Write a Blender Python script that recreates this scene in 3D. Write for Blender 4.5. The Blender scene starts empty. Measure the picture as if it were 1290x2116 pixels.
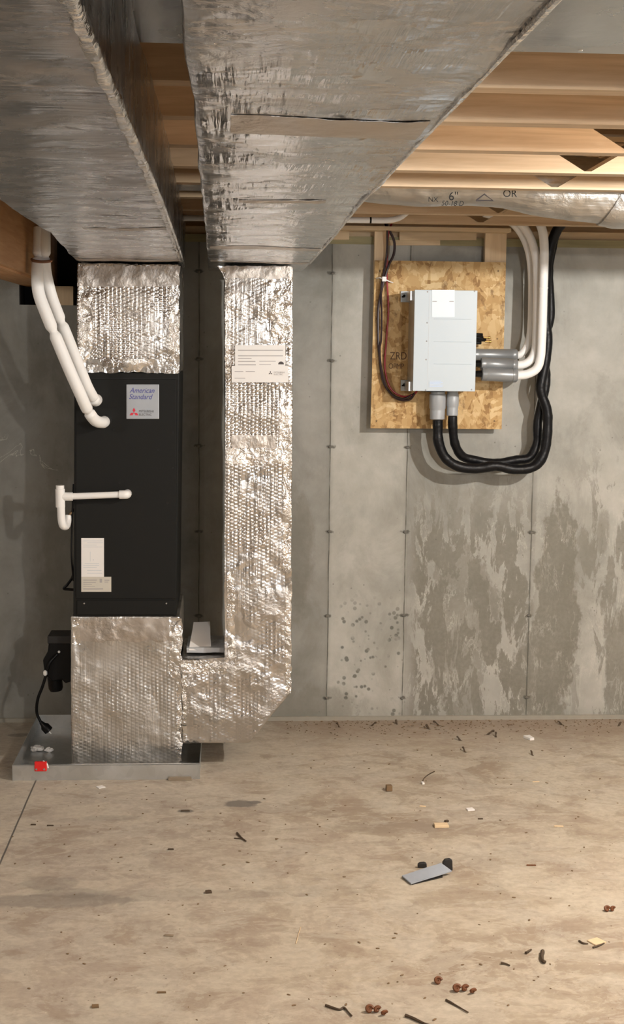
import bpy, bmesh, math, random
from mathutils import Vector, Matrix, noise as mnoise
random.seed(7)
SC = bpy.context.scene
C = SC.collection

# ------------------------------------------------------------------ camera
FPX = 2900.0
TH = math.atan(346/2900); PS = math.atan(183.8*math.cos(TH)/2900); RO = .011
H = 1.81; D = 6.631
FW = Vector((math.sin(PS)*math.cos(TH), math.cos(PS)*math.cos(TH), -math.sin(TH)))
RT0 = Vector((math.cos(PS), -math.sin(PS), 0))
UP0 = RT0.cross(FW)
RT = RT0*math.cos(RO)+UP0*math.sin(RO)
UP = -RT0*math.sin(RO)+UP0*math.cos(RO)
cam_data = bpy.data.cameras.new('camera')
cam = bpy.data.objects.new('camera', cam_data); C.objects.link(cam)
cam.matrix_world = Matrix(((RT.x, UP.x, -FW.x, 0), (RT.y, UP.y, -FW.y, -D), (RT.z, UP.z, -FW.z, H), (0, 0, 0, 1)))
cam_data.sensor_fit = 'VERTICAL'; cam_data.sensor_height = 36.0
cam_data.lens = FPX/2116*36.0
cam_data.clip_start = .05
SC.camera = cam

def ray(px, py):
    return FW*FPX + RT*(px-645) + UP*(1058-py)
def aty(px, py, Y):            # the point of the plane y = Y seen at a pixel of the photograph
    d = ray(px, py); t = (Y+D)/d.y
    return Vector((d.x*t, Y, H+d.z*t))
def atz(px, py, Z):            # the point of the plane z = Z
    d = ray(px, py); t = (Z-H)/d.z
    return Vector((d.x*t, -D+d.y*t, Z))

# ------------------------------------------------------------------ light
SC.view_settings.view_transform = 'Standard'
SC.view_settings.look = 'None'
SC.view_settings.gamma = 1
SC.view_settings.use_curve_mapping = False
SC.view_settings.exposure = 0.28
w = bpy.data.worlds.new('world'); SC.world = w; w.use_nodes = True
w.node_tree.nodes['Background'].inputs[0].default_value = (.6, .75, 1, 1)
w.node_tree.nodes['Background'].inputs[1].default_value = 1.0
def lamp(loc, power, col, r=.05):
    l = bpy.data.lights.new('bulb_light', 'POINT'); l.energy = power; l.color = col; l.shadow_soft_size = r
    o = bpy.data.objects.new('bulb_light', l); o.location = loc; C.objects.link(o); return o
WARM = (1, .96, .905)
lamp((2.25, -2.75, 2.325), 195, WARM, .03)
lamp((1.9, -7.2, 2.25), 195, WARM, .05)
lamp((-2.3, -3.4, 2.2), 48, WARM, .18)
al = bpy.data.lights.new('window_light', 'AREA'); al.energy = 40; al.color = (.75, .86, 1); al.shape = 'RECTANGLE'; al.size = 1.2; al.size_y = .6
ao = bpy.data.objects.new('window_light', al); ao.location = (2.4, -10.4, 1.75); ao.rotation_euler = (math.radians(90), 0, 0); C.objects.link(ao)

# ------------------------------------------------------------------ node helpers
class M:
    def __init__(s, name):
        s.mat = bpy.data.materials.new(name); s.mat.use_nodes = True
        s.t = s.mat.node_tree; s.n = s.t.nodes; s.b = s.n['Principled BSDF']
        s.co = s.n.new('ShaderNodeTexCoord').outputs['Object']
    def _in(s, sock, v):
        if v is None: return
        if isinstance(v, bpy.types.NodeSocket): s.t.links.new(v, sock)
        elif isinstance(v, (tuple, list)) and len(v) == 3 and sock.type == 'RGBA': sock.default_value = (*v, 1)
        else: sock.default_value = v
    def m(s, op, a, b=None, c=None, clamp=False):
        n = s.n.new('ShaderNodeMath'); n.operation = op; n.use_clamp = clamp
        for i, v in enumerate((a, b, c)): s._in(n.inputs[i], v)
        return n.outputs[0]
    def xyz(s):
        n = s.n.new('ShaderNodeSeparateXYZ'); s._in(n.inputs[0], s.co); return n.outputs
    def comb(s, x, y, z):
        n = s.n.new('ShaderNodeCombineXYZ')
        for i, v in enumerate((x, y, z)): s._in(n.inputs[i], v)
        return n.outputs[0]
    def map(s, scale=(1, 1, 1), loc=(0, 0, 0), rot=(0, 0, 0), vec=None):
        n = s.n.new('ShaderNodeMapping'); s._in(n.inputs['Vector'], vec or s.co)
        n.inputs['Scale'].default_value = scale; n.inputs['Location'].default_value = loc; n.inputs['Rotation'].default_value = rot
        return n.outputs[0]
    def noise(s, scale, detail=4, rough=.55, vec=None, dist=0.0, col=False):
        n = s.n.new('ShaderNodeTexNoise'); s._in(n.inputs['Vector'], vec or s.co)
        n.inputs['Scale'].default_value = scale; n.inputs['Detail'].default_value = detail
        n.inputs['Roughness'].default_value = rough; n.inputs['Distortion'].default_value = dist
        return n.outputs['Color' if col else 'Fac']
    def vor(s, scale, vec=None, rand=1.0, out='Distance', feature='F1'):
        n = s.n.new('ShaderNodeTexVoronoi'); n.feature = feature; s._in(n.inputs['Vector'], vec or s.co)
        n.inputs['Scale'].default_value = scale; n.inputs['Randomness'].default_value = rand
        return n.outputs[out]
    def ramp(s, fac, stops, interp='LINEAR'):
        n = s.n.new('ShaderNodeValToRGB'); n.color_ramp.interpolation = interp; s._in(n.inputs[0], fac)
        e = n.color_ramp.elements
        while len(e) < len(stops): e.new(.5)
        for el, (p, c) in zip(e, stops):
            el.position = p; el.color = (c, c, c, 1) if isinstance(c, (int, float)) else (*c, 1)
        return n.outputs[0]
    def mix(s, fac, a, b, kind='MIX'):
        n = s.n.new('ShaderNodeMix'); n.data_type = 'RGBA'; n.blend_type = kind
        s._in(n.inputs[0], fac); s._in(n.inputs[6], a); s._in(n.inputs[7], b)
        return n.outputs[2]
    def bump(s, h, strength=.3, dist=.01, normal=None):
        n = s.n.new('ShaderNodeBump'); s._in(n.inputs['Height'], h)
        n.inputs['Strength'].default_value = strength; n.inputs['Distance'].default_value = dist
        if normal: s._in(n.inputs['Normal'], normal)
        return n.outputs[0]
    def out(s, base, rough=.5, metal=0.0, normal=None, spec=None, trans=None):
        s._in(s.b.inputs['Base Color'], base); s._in(s.b.inputs['Roughness'], rough); s._in(s.b.inputs['Metallic'], metal)
        if normal: s._in(s.b.inputs['Normal'], normal)
        if spec is not None: s._in(s.b.inputs['Specular IOR Level'], spec)
        if trans is not None: s._in(s.b.inputs['Transmission Weight'], trans)
        return s.mat
    def ell(s, x, z, cx, cz, rx, rz, n=None, k=.5, edge=.18):   # irregular blob of the given size, 1 inside
        dx = s.m('DIVIDE', s.m('SUBTRACT', x, cx), rx); dz = s.m('DIVIDE', s.m('SUBTRACT', z, cz), rz)
        r = s.m('SQRT', s.m('ADD', s.m('MULTIPLY', dx, dx), s.m('MULTIPLY', dz, dz)))
        if n is not None: r = s.m('ADD', r, s.m('MULTIPLY', s.m('SUBTRACT', n, .5), k*4))
        mr = s.n.new('ShaderNodeMapRange'); mr.interpolation_type = 'SMOOTHSTEP'; s._in(mr.inputs[0], r)
        mr.inputs[1].default_value = 1+edge; mr.inputs[2].default_value = 1-edge
        return mr.outputs[0]
    def step(s, v, a, b):
        mr = s.n.new('ShaderNodeMapRange'); mr.interpolation_type = 'SMOOTHSTEP'; s._in(mr.inputs[0], v)
        mr.inputs[1].default_value = a; mr.inputs[2].default_value = b
        return mr.outputs[0]

def plain(name, col, rough=.5, metal=0.0, var=.12, scale=30, bump=.05, spec=None):
    m = M(name); n = m.noise(scale, 4)
    c = m.mix(n, tuple(x*(1-var) for x in col), tuple(min(1, x*(1+var)) for x in col))
    return m.out(c, m.m('ADD', rough-.05, m.m('MULTIPLY', n, .1)), metal, m.bump(n, bump, .002), spec)

def wood(name, a, b, axis='x', rough=.6):
    m = M(name)
    sc = {'x': (1.0, 16, 16), 'y': (16, 1.0, 16), 'z': (16, 16, 1.0)}[axis]
    n = m.noise(3.0, 5, .6, m.map(sc), .6); n2 = m.noise(1.3, 2); 
    c = m.mix(m.ramp(n, [(.3, 0), (.7, 1)]), a, b)
    c = m.mix(m.m('MULTIPLY', m.ramp(n2, [(.35, 0), (.7, 1)]), .25), c, tuple(x*.75 for x in a))
    return m.out(c, rough, 0, m.bump(n, .12, .003), .25)

# wall concrete
SEAMS = [-1.12, -.121, .499, .868, 1.478, 2.1]
def wall_mat():
    m = M('poured_concrete_wall'); X, Y, Z = m.xyz()
    nbig = m.noise(1.6, 5, .6); nmid = m.noise(7, 6, .62); nfin = m.noise(60, 5, .6)
    c = m.ramp(nbig, [(.3, (.225, .226, .205)), (.5, (.325, .322, .295)), (.68, (.41, .40, .37))])
    n0 = m.noise(3.3, 6, .68, m.map((1, 1, .6), (9, 0, 4)), .6)
    c = m.mix(m.m('MULTIPLY', m.ramp(n0, [(.44, 0), (.60, 1)]), .45), c, (.44, .435, .40))
    c = m.mix(m.m('MULTIPLY', m.ramp(n0, [(.34, 1), (.46, 0)]), .45), c, (.215, .21, .18))
    c = m.mix(m.m('MULTIPLY', m.ramp(nmid, [(.3, 1), (.6, 0)]), .35), c, (.20, .195, .165))
    # each form panel has its own cast of grey
    edges = [-1.2, -.121, .499, .868, 1.478, 2.1]; lo, hi = -1.2, 3
    tint = m.ramp(m.m('DIVIDE', m.m('SUBTRACT', X, -4.0), 8.0),
                  [(0, .84), ((-.121+4)/8, .92), ((.499+4)/8, 1.30), ((.868+4)/8, 1.06), ((1.478+4)/8, 1.16)], 'CONSTANT')
    c = m.mix(1.0, c, tint, 'MULTIPLY')
    # damp streaks
    warp = m.noise(5, 5, .65); warp2 = m.noise(9, 5, .7, m.map((1, 1, .5)))
    st = m.noise(1.0, 8, .70, m.map((11, 1, 3.2), (3, 0, 7)), .4)
    low = m.step(m.m('ADD', Z, m.m('MULTIPLY', warp, .5)), 1.62, .98)
    reg = m.m('MULTIPLY', m.step(X, .86, .95), m.step(X, 1.56, 1.44))
    streak = m.m('MULTIPLY', m.m('MULTIPLY', m.ramp(st, [(.475, 0), (.505, 1)]), low), reg)
    streak2 = m.m('MULTIPLY', m.m('MULTIPLY', m.ramp(st, [(.53, 0), (.56, 1)]), m.step(X, 1.6, 1.8)), m.step(Z, 1.5, 1.0))
    b1 = m.ell(X, Z, 1.61, .52, .105, .56, warp2, .45, .10)
    b1b = m.ell(X, Z, 1.52, .18, .13, .20, warp2, .4, .12)
    b2 = m.ell(X, Z, .355, .78, .07, .28, warp2, .5, .3)
    b3 = m.ell(X, Z, .42, .06, .22, .11, warp2, .5, .3)
    b4 = m.ell(X, Z, 1.93, .25, .07, .30, warp2, .5, .12)
    b5 = m.ell(X, Z, 1.15, .45, .17, .36, warp2, .75, .12)
    b6 = m.ell(X, Z, 1.83, .92, .035, .12, warp2, .5, .2)
    b7 = m.ell(X, Z, -.78, .72, .09, .5, warp2, .8, .3)
    damp = streak
    for b, k in ((streak2, .8), (b1, 1), (b1b, .9), (b2, .7), (b3, .6), (b4, .9), (b5, .7), (b6, .6), (b7, .45)):
        damp = m.m('MAXIMUM', damp, m.m('MULTIPLY', b, k))
    damp = m.m('MULTIPLY', damp, m.ramp(nfin, [(.2, .75), (.6, 1)]))
    c = m.mix(m.m('MULTIPLY', damp, .85), c, m.mix(nmid, (.145, .135, .105), (.20, .19, .155)))
    # lime bloom: bright specks along streak borders
    wsp = m.m('MULTIPLY', m.m('ADD', m.ramp(m.noise(20, 7, .75, m.map((1.5, 1, .7))), [(.60, 0), (.64, 1)]), m.ramp(m.m('ABSOLUTE', m.m('SUBTRACT', st, .47)), [(.0, .8), (.02, 0)])), m.ramp(m.noise(6, 3), [(.45, .1), (.6, 1)])); wsp = m.m('MULTIPLY', wsp, m.m('MULTIPLY', low, m.step(X, .88, .95)))
    c = m.mix(m.m('MULTIPLY', wsp, .55), c, (.60, .585, .53))
    crack = m.m('MULTIPLY', m.ell(X, Z, -.93, 1.27, .17, .10, warp, .4, .2), m.ramp(m.noise(6, 5, .6, None, 1.0), [(.585, 0), (.597, 1), (.61, 0)]))
    c = m.mix(m.m('MULTIPLY', crack, .8), c, (.62, .60, .54))
    # dark pits low on the pale filler panel
    pv = m.vor(30); ps = m.noise(7, 3)
    pit = m.m('MULTIPLY', m.m('MULTIPLY', m.ramp(pv, [(.22, 1), (.34, 0)]), m.ramp(ps, [(.42, 0), (.52, 1)])),
              m.m('MULTIPLY', m.m('MULTIPLY', m.step(X, .53, .56), m.step(X, .87, .84)), m.step(Z, .68, .45)))
    c = m.mix(m.m('MULTIPLY', pit, .8), c, (.12, .12, .10))
    pv2 = m.vor(22); pit2 = m.m('MULTIPLY', m.ramp(pv2, [(.05, 1), (.10, 0)]), m.ramp(m.noise(4, 2), [(.45, 0), (.6, 1)]))
    c = m.mix(m.m('MULTIPLY', pit2, .6), c, (.12, .12, .105))
    # form seams and the marks of the ties
    near = None
    wob = m.m('MULTIPLY', m.m('SUBTRACT', m.noise(3.5, 4), .5), .012)
    for sx in SEAMS:
        d = m.m('ABSOLUTE', m.m('ADD', m.m('SUBTRACT', X, sx), wob))
        near = d if near is None else m.m('MINIMUM', near, d)
    seam = m.m('MULTIPLY', m.step(near, .0042, .0014), m.ramp(m.noise(11, 3), [(.35, .35), (.55, 1)]))
    halo = m.m('MULTIPLY', m.step(near, .022, .0), .25)
    zz = m.m('SUBTRACT', m.m('MODULO', m.m('ADD', Z, 4.07-.108+.2035), .407), .2035)
    tr = m.m('SQRT', m.m('ADD', m.m('POWER', m.m('DIVIDE', near, .024), 2), m.m('POWER', m.m('DIVIDE', zz, .010), 2)))
    tie = m.step(m.m('ADD', tr, m.m('MULTIPLY', m.m('SUBTRACT', m.noise(45, 3), .5), 2.2)), 1.1, .5)
    c = m.mix(halo, c, (.17, .165, .14))
    c = m.mix(m.m('MULTIPLY', m.m('MAXIMUM', seam, tie), .8), c, (.09, .085, .07))
    c = m.mix(m.m('MULTIPLY', m.step(Z, .10, .0), .3), c, (.24, .24, .20))
    h = m.m('SUBTRACT', m.m('ADD', m.m('MULTIPLY', nmid, .5), m.m('MULTIPLY', nfin, .25)), m.m('MAXIMUM', m.m('MULTIPLY', seam, .8), m.m('MAXIMUM', tie, pit)))
    return m.out(c, m.m('SUBTRACT', .85, m.m('MULTIPLY', damp, .25)), 0, m.bump(h, .45, .004), .3)

def floor_mat():
    m = M('dusty_concrete_slab'); X, Y, Z = m.xyz()
    n1 = m.noise(1.1, 6, .62, None, .6); n2 = m.noise(5, 7, .66, m.map((.8, 1, 1)), .5); n3 = m.noise(40, 5, .6)
    c = m.ramp(n1, [(.38, (.32, .255, .178)), (.5, (.425, .36, .265)), (.60, (.52, .46, .36))])
    grey = m.step(m.m('ADD', X, m.m('MULTIPLY', n1, .6)), .75, -.35)
    c = m.mix(m.m('MULTIPLY', grey, .55), c, (.50, .455, .40))
    c = m.mix(m.m('MULTIPLY', m.ramp(n2, [(.50, 0), (.54, 1)]), .6), c, (.57, .515, .41))
    c = m.mix(m.m('MULTIPLY', m.ramp(n2, [(.40, 1), (.45, 0)]), .6), c, (.31, .235, .16))
    n4 = m.noise(2.4, 6, .7, m.map((1, .8, 1), (5, 2, 0)), 1.0)
    c = m.mix(m.m('MULTIPLY', m.ramp(n4, [(.54, 0), (.58, 1)]), .38), c, (.34, .265, .20))
    n5 = m.noise(3.1, 7, .72, m.map((.9, 1.1, 1), (1, 8, 0)), .8)
    c = m.mix(m.m('MULTIPLY', m.ramp(n5, [(.52, 0), (.545, 1)]), .5), c, (.51, .47, .39))
    n6 = m.noise(11, 7, .75, m.map((.7, 1.2, 1), (4, 3, 0)), .6)
    c = m.mix(m.m('MULTIPLY', m.ramp(n6, [(.52, 0), (.58, 1)]), .45), c, (.60, .55, .45))
    c = m.mix(m.m('MULTIPLY', m.ramp(n6, [(.38, 1), (.44, 0)]), .45), c, (.28, .21, .15))
    c = m.mix(m.m('MULTIPLY', m.ramp(n3, [(.4, .3), (.6, 0)]), .8), c, (.25, .19, .14))
    # soil washed against the foot of the wall
    edge = m.m('MULTIPLY', m.step(m.m('ADD', Y, m.m('MULTIPLY', n2, .5)), -.38, .22), m.step(X, .1, .5))
    c = m.mix(m.m('MULTIPLY', edge, .7), c, (.26, .185, .125))
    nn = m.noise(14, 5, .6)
    for cx, cy, rx, ry, k in STAINS_AND_SHADOW:
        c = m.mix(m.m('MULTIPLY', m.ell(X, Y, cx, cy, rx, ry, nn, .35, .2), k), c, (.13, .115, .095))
    # saw-cut joint
    j = m.step(m.m('ABSOLUTE', m.m('ADD', m.m('SUBTRACT', X, -.778), m.m('MULTIPLY', m.m('SUBTRACT', n2, .5), .004))), .0045, .002)
    c = m.mix(m.m('MULTIPLY', j, .9), c, (.03, .025, .02))
    sp = m.m('MULTIPLY', m.ramp(m.vor(26), [(.045, 1), (.09, 0)]), m.ramp(m.noise(3, 2), [(.4, 0), (.6, 1)]))
    c = m.mix(m.m('MULTIPLY', sp, .8), c, (.12, .08, .05))
    sp2 = m.m('MULTIPLY', m.ramp(m.vor(19, m.map((1, 1, 1), (3, 5, 0))), [(.03, 1), (.06, 0)]), m.ramp(m.noise(2, 2), [(.45, 0), (.6, 1)]))
    c = m.mix(m.m('MULTIPLY', sp2, .8), c, (.75, .70, .6))
    c = m.mix(.16, c, (.40, .385, .37))
    h = m.m('ADD', m.m('MULTIPLY', n3, .4), m.m('SUBTRACT', n2, m.m('MULTIPLY', j, 1.5)))
    return m.out(c, m.ramp(n2, [(.3, .62), (.7, .8)]), 0, m.bump(h, .25, .003), .3)

def foil_mat(name, bubble=1.0, wr=1.0, rough=.24, col=(.74, .69, .64), axis='z', grime=0.0, strength=.55, fade=None):
    m = M(name)
    X, Y, Z = m.xyz()
    wv = m.m('MULTIPLY', m.m('SUBTRACT', m.noise(6, 3), .5), .010)
    colx = m.m('SINE', m.m('MULTIPLY', m.m('ADD', X, wv), 3.1416/.0168))
    dots = m.m('SINE', m.m('ADD', m.m('MULTIPLY', Z, 6.2832/.0150), m.m('MULTIPLY', m.m('SIGN', colx), 1.57)))
    bub = m.m('MULTIPLY', m.m('ABSOLUTE', colx), m.m('ADD', .55, m.m('MULTIPLY', dots, .45)))
    sc = {'z': (1, 1, .05), 'y': (1, .05, 1), 'n': (1, 1, 1), 'x': (.05, 1, 1)}[axis]
    rows = m.noise(60 if axis == 'z' else 52, 3, .55, m.map(sc), .1)
    patch = m.ramp(m.noise(4.5, 3, .5, m.map((1, 1, 1), (4, 1, 2))), [(.38, .15), (.58, 1)])
    crk = m.noise(16, 6, .66, None, .4); crk2 = m.vor(20, None, 1.0, 'Distance', 'F2'); big = m.noise(2.5, 3)
    loc = m.ramp(m.noise(5.5, 3), [(.45, .12), (.62, 1)])
    h = m.m('MULTIPLY', m.m('MULTIPLY', bub, m.ramp(m.noise(3.2, 3, .5, m.map((1.5, 1, 1), (1, 7, 3))), [(.36, .15), (.56, 1)])), .30*bubble)
    rh = m.m('MULTIPLY', m.m('MULTIPLY', rows, patch), 1.0*(bubble if axis == 'z' else wr))
    if fade:                                   # the wrap is pulled flatter towards the foot of the duct
        fz = m.m('ADD', .28, m.m('MULTIPLY', m.step(m.m('ADD', Z, m.m('MULTIPLY', m.noise(3, 3), .5)), fade[0], fade[1]), .72))
        h = m.m('MULTIPLY', h, fz); rh = m.m('MULTIPLY', rh, fz)
    h = m.m('ADD', h, rh)
    h = m.m('ADD', h, m.m('MULTIPLY', m.m('MULTIPLY', crk, loc), 1.5*wr))
    h = m.m('ADD', h, m.m('MULTIPLY', m.m('MULTIPLY', crk2, loc), .4*wr))
    h = m.m('ADD', h, m.m('MULTIPLY', big, .8))
    c = m.mix(m.ramp(m.noise(6, 5), [(.3, 0), (.7, 1)]), tuple(x*.88 for x in col), col)
    if grime: c = m.mix(m.m('MULTIPLY', m.ramp(m.noise(3.3, 5, .6), [(.4, 0), (.62, 1)]), grime), c, tuple(x*.62 for x in col))
    r = m.ramp(m.noise(9, 4), [(.3, rough-.07), (.7, rough+.12)])
    return m.out(c, r, 1.0, m.bump(h, strength, .012))

def osb_mat():
    m = M('oriented_strand_board')
    base = m.noise(9, 4, .6, None, .6, True)
    vec = m.mix(.22, m.map((1, 1, 1.9), rot=(0, .5, 0)), base)
    c1 = m.vor(24, vec, 1, 'Color'); v2 = m.vor(20, m.map((1.8, 1, .8), rot=(0, -.6, 0)), 1, 'Color')
    s = m.n.new('ShaderNodeSeparateColor'); m._in(s.inputs[0], c1); s2 = m.n.new('ShaderNodeSeparateColor'); m._in(s2.inputs[0], v2)
    f = m.m('MULTIPLY', m.m('ADD', s.outputs[0], s2.outputs[1]), .5)
    c = m.ramp(f, [(.1, (.30, .165, .06)), (.35, (.47, .29, .115)), (.6, (.58, .39, .18)), (.9, (.70, .52, .28))])
    gr = m.noise(22, 5, .7, m.map((1, 1, .5)))
    c = m.mix(m.m('MULTIPLY', m.ramp(gr, [(.32, 1), (.42, 0)]), .7), c, (.16, .08, .03))
    return m.out(c, .65, 0, m.bump(f, .3, .002), .3)

MAT = {}
MAT['foil_v'] = foil_mat('bubble_foil_upright', 1.0, .8, .19, (.72, .69, .66), axis='z', grime=.35, strength=.75)
MAT['foil_low'] = foil_mat('bubble_foil_base', .42, .5, .33, (.74, .71, .67), axis='z', grime=.2, strength=.6)
MAT['foil_side'] = foil_mat('bubble_foil_side', 1.0, .7, .22, (.74, .71, .68), axis='z', grime=.3, strength=.72, fade=(.5, 1.5))
MAT['foil_h'] = foil_mat('bubble_foil_overhead', 0, .62, .22, (.74, .735, .74), 'y', .4, .60)
MAT['foil_hx'] = foil_mat('bubble_foil_overhead_cross', 0, .55, .25, (.66, .65, .66), 'x', .4, .50)
MAT['tape'] = foil_mat('foil_tape', 0, 1.5, .17, (.88, .85, .81), 'n')
MAT['tape_dull'] = foil_mat('foil_tape_dull', 0, .5, .38, (.66, .60, .54), 'n')
MAT['flex'] = foil_mat('flex_duct_jacket', 0, .8, .38, (.60, .59, .57), 'x')
MAT['galv'] = None
def galv(name='galvanized_steel', k=1.0, ro=.3):
    m = M(name); n = m.vor(30, None, 1, 'Color'); s = m.n.new('ShaderNodeSeparateColor'); m._in(s.inputs[0], n)
    big = m.noise(5, 5, .6, None, .6)
    c = m.mix(big, (.52*k, .54*k, .54*k), (.80*k, .81*k, .81*k)); c = m.mix(m.m('MULTIPLY', s.outputs[0], .2), c, (.35, .37, .37))
    return m.out(c, m.ramp(big, [(.3, ro), (.7, ro+.18)]), .9, m.bump(big, .15, .01))
MAT['galv'] = galv(); MAT['galv_sheet'] = galv('galvanized_panel', .72, .16)
MAT['joist'] = wood('spruce_joist', (.50, .36, .225), (.70, .54, .37), 'x')
MAT['stud'] = wood('pine_stud', (.66, .50, .32), (.80, .64, .44), 'z')
MAT['stud_x'] = wood('pine_plate', (.62, .47, .29), (.76, .60, .40), 'x')
MAT['treated'] = wood('treated_sill', (.30, .27, .15), (.42, .38, .22), 'x')
MAT['girder'] = wood('laminated_girder', (.40, .22, .10), (.55, .33, .17), 'y')
MAT['subfloor'] = wood('subfloor_panel', (.50, .34, .19), (.62, .45, .27), 'x')
MAT['osb'] = osb_mat()
MAT['knot'] = plain('wood_knot', (.20, .09, .045), .6)
MAT['black_steel'] = plain('charcoal_painted_steel', (.010, .010, .009), .55, 0, .1, 14, .02, .2)
MAT['black_gap'] = plain('black_recess', (.004, .004, .004), .8)
MAT['white_foam'] = plain('white_pipe_insulation', (.86, .85, .83), .55, 0, .05, 20, .1)
MAT['pvc'] = plain('white_pvc', (.86, .85, .83), .3, 0, .03, 20, .02)
MAT['black_foam'] = plain('black_wrapped_hose', (.004, .004, .005), .42, 0, .3, 60, .8, .28)
MAT['black_plastic'] = plain('black_plastic', (.003, .003, .0035), .4, 0, .1, 30, .05, .25)
MAT['white_metal'] = plain('white_enamel', (.50, .57, .62), .35, 0, .03, 6, .01)
MAT['side_metal'] = plain('zinc_bracket', (.62, .63, .63), .35, .8)
MAT['grey_fit'] = plain('grey_rubber_coupling', (.25, .26, .265), .35, .25, .1, 20, .05)
MAT['grey_pale'] = plain('pale_grey_coupling', (.37, .39, .41), .42, .1, .1, 20, .05)
MAT['brass'] = plain('brass', (.55, .35, .12), .3, 1)
MAT['copper'] = plain('copper', (.45, .15, .07), .35, 1)
MAT['red_wire'] = plain('red_wire', (.30, .012, .02), .4)
MAT['dark_wire'] = plain('dark_wire', (.025, .01, .012), .4)
MAT['paper'] = plain('white_paper', (.80, .78, .76), .7, 0, .03, 12, .03)
MAT['paper_blue'] = plain('pale_sticker', (.62, .71, .76), .3, 0, .02)
MAT['tan_label'] = plain('beige_label', (.58, .55, .48), .6, 0, .05)
MAT['badge'] = plain('silver_badge', (.45, .48, .52), .35, .35, .12, 8, .02)
MAT['ink_grey'] = plain('grey_ink', (.38, .36, .36), .7)
MAT['ink_dark'] = plain('dark_ink', (.06, .05, .05), .6)
MAT['ink_stamp'] = plain('brown_stamp_ink', (.12, .06, .03), .7)
MAT['ink_blue'] = plain('blue_ink', (.05, .05, .30), .5)
MAT['ink_red'] = plain('red_ink', (.65, .03, .06), .5)
MAT['ink_pale'] = plain('pale_ink', (.60, .63, .66), .5)
MAT['ink_sky'] = plain('pale_blue_ink', (.50, .62, .85), .5)
MAT['red_plastic'] = plain('red_plastic', (.75, .02, .02), .3)
MAT['zip'] = plain('zip_tie_white', (.9, .9, .88), .4)
MAT['leaf'] = plain('rust_brown_leaf', (.15, .05, .014), .6)
MAT['twig'] = plain('dark_twig', (.07, .045, .025), .7)
MAT['chip'] = plain('pale_wood_chip', (.72, .56, .36), .7)
MAT['chip_brown'] = plain('brown_wood_offcut', (.19, .12, .06), .7)
MAT['shim'] = wood('weathered_shim', (.22, .17, .12), (.34, .28, .2), 'x')
MAT['blue_grey'] = plain('blue_grey_strip', (.33, .37, .43), .5)
MAT['rubber'] = plain('black_rubber', (.02, .018, .017), .6)
MAT['screw'] = plain('bright_screw', (.75, .75, .75), .25, 1)
MAT['conc'] = plain('tie_stub', (.16, .15, .13), .9)
MAT['foam_strip'] = plain('slab_edge_strip', (.33, .31, .26), .8)
MAT['drywall'] = plain('grey_concrete_side', (.30, .29, .27), .85, 0, .15, 3)
mg = M('window_glass'); MAT['glass'] = mg.out((.95, .97, 1), .02, 0, trans=1.0)
mb = M('clear_plastic_bag'); MAT['bag'] = mb.out((.5, .52, .54), .15, 0, mb.bump(mb.noise(30, 5), .5, .01), .8)

# ------------------------------------------------------------------ object helpers
def base_of(parent):
    p = parent
    while p.parent: p = p.parent
    return p.location.copy()
def link(name, bm, mat, parent=None, smooth=False, bevel=0):
    me = bpy.data.meshes.new(name)
    if parent is not None:
        bmesh.ops.translate(bm, verts=bm.verts, vec=-base_of(parent))
    bmesh.ops.recalc_face_normals(bm, faces=bm.faces)
    bm.to_mesh(me); bm.free()
    o = bpy.data.objects.new(name, me); C.objects.link(o)
    if parent is not None: o.parent = parent
    me.materials.append(MAT[mat] if isinstance(mat, str) else mat)
    if smooth:
        for p in me.polygons: p.use_smooth = True
        try: me.set_sharp_from_angle(angle=math.radians(42))
        except Exception: pass
    if bevel:
        md = o.modifiers.new('edge', 'BEVEL'); md.width = bevel; md.segments = 2; md.limit_method = 'ANGLE'; md.angle_limit = .6
    return o
def thing(name, label, cat, loc, group=None):
    o = bpy.data.objects.new(name, None); C.objects.link(o); o.location = loc; o.empty_display_size = .05
    o['label'] = label; o['category'] = cat
    if group: o['group'] = group
    return o
def tag(o, label, cat, group=None):
    o['label'] = label; o['category'] = cat
    if group: o['group'] = group
    return o
def struct(o): o['kind'] = 'structure'; return o
def bx(x0, x1, y0, y1, z0, z1, bm=None):
    bm = bm or bmesh.new()
    r = bmesh.ops.create_cube(bm, size=1)
    bmesh.ops.scale(bm, verts=r['verts'], vec=(abs(x1-x0), abs(y1-y0), abs(z1-z0)))
    bmesh.ops.translate(bm, verts=r['verts'], vec=((x0+x1)/2, (y0+y1)/2, (z0+z1)/2))
    return bm
def prism(pts, y0, y1, bm=None):             # outline in x,z (or x,y,z points) carried from y0 to y1
    bm = bm or bmesh.new()
    P = [(p[0], p[-1]) for p in pts]
    a = [bm.verts.new((x, y0, z)) for x, z in P]; b = [bm.verts.new((x, y1, z)) for x, z in P]
    bm.faces.new(a); bm.faces.new(b[::-1])
    for i in range(len(P)): bm.faces.new((a[i], b[i], b[(i+1) % len(P)], a[(i+1) % len(P)]))
    return bm
def plate(pts, th, bm=None):                 # quad in space, thickened towards the room (-y)
    bm = bm or bmesh.new()
    a = [bm.verts.new(p) for p in pts]; b = [bm.verts.new((p[0], p[1]+th, p[2])) for p in pts]
    bm.faces.new(a); bm.faces.new(b[::-1])
    n = len(pts)
    for i in range(n): bm.faces.new((a[i], b[i], b[(i+1) % n], a[(i+1) % n]))
    return bm
def pxplate(x0, y0, x1, y1, Y, th, bm=None):
    return plate([aty(x0, y0, Y), aty(x1, y0, Y), aty(x1, y1, Y), aty(x0, y1, Y)], th, bm)
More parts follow.
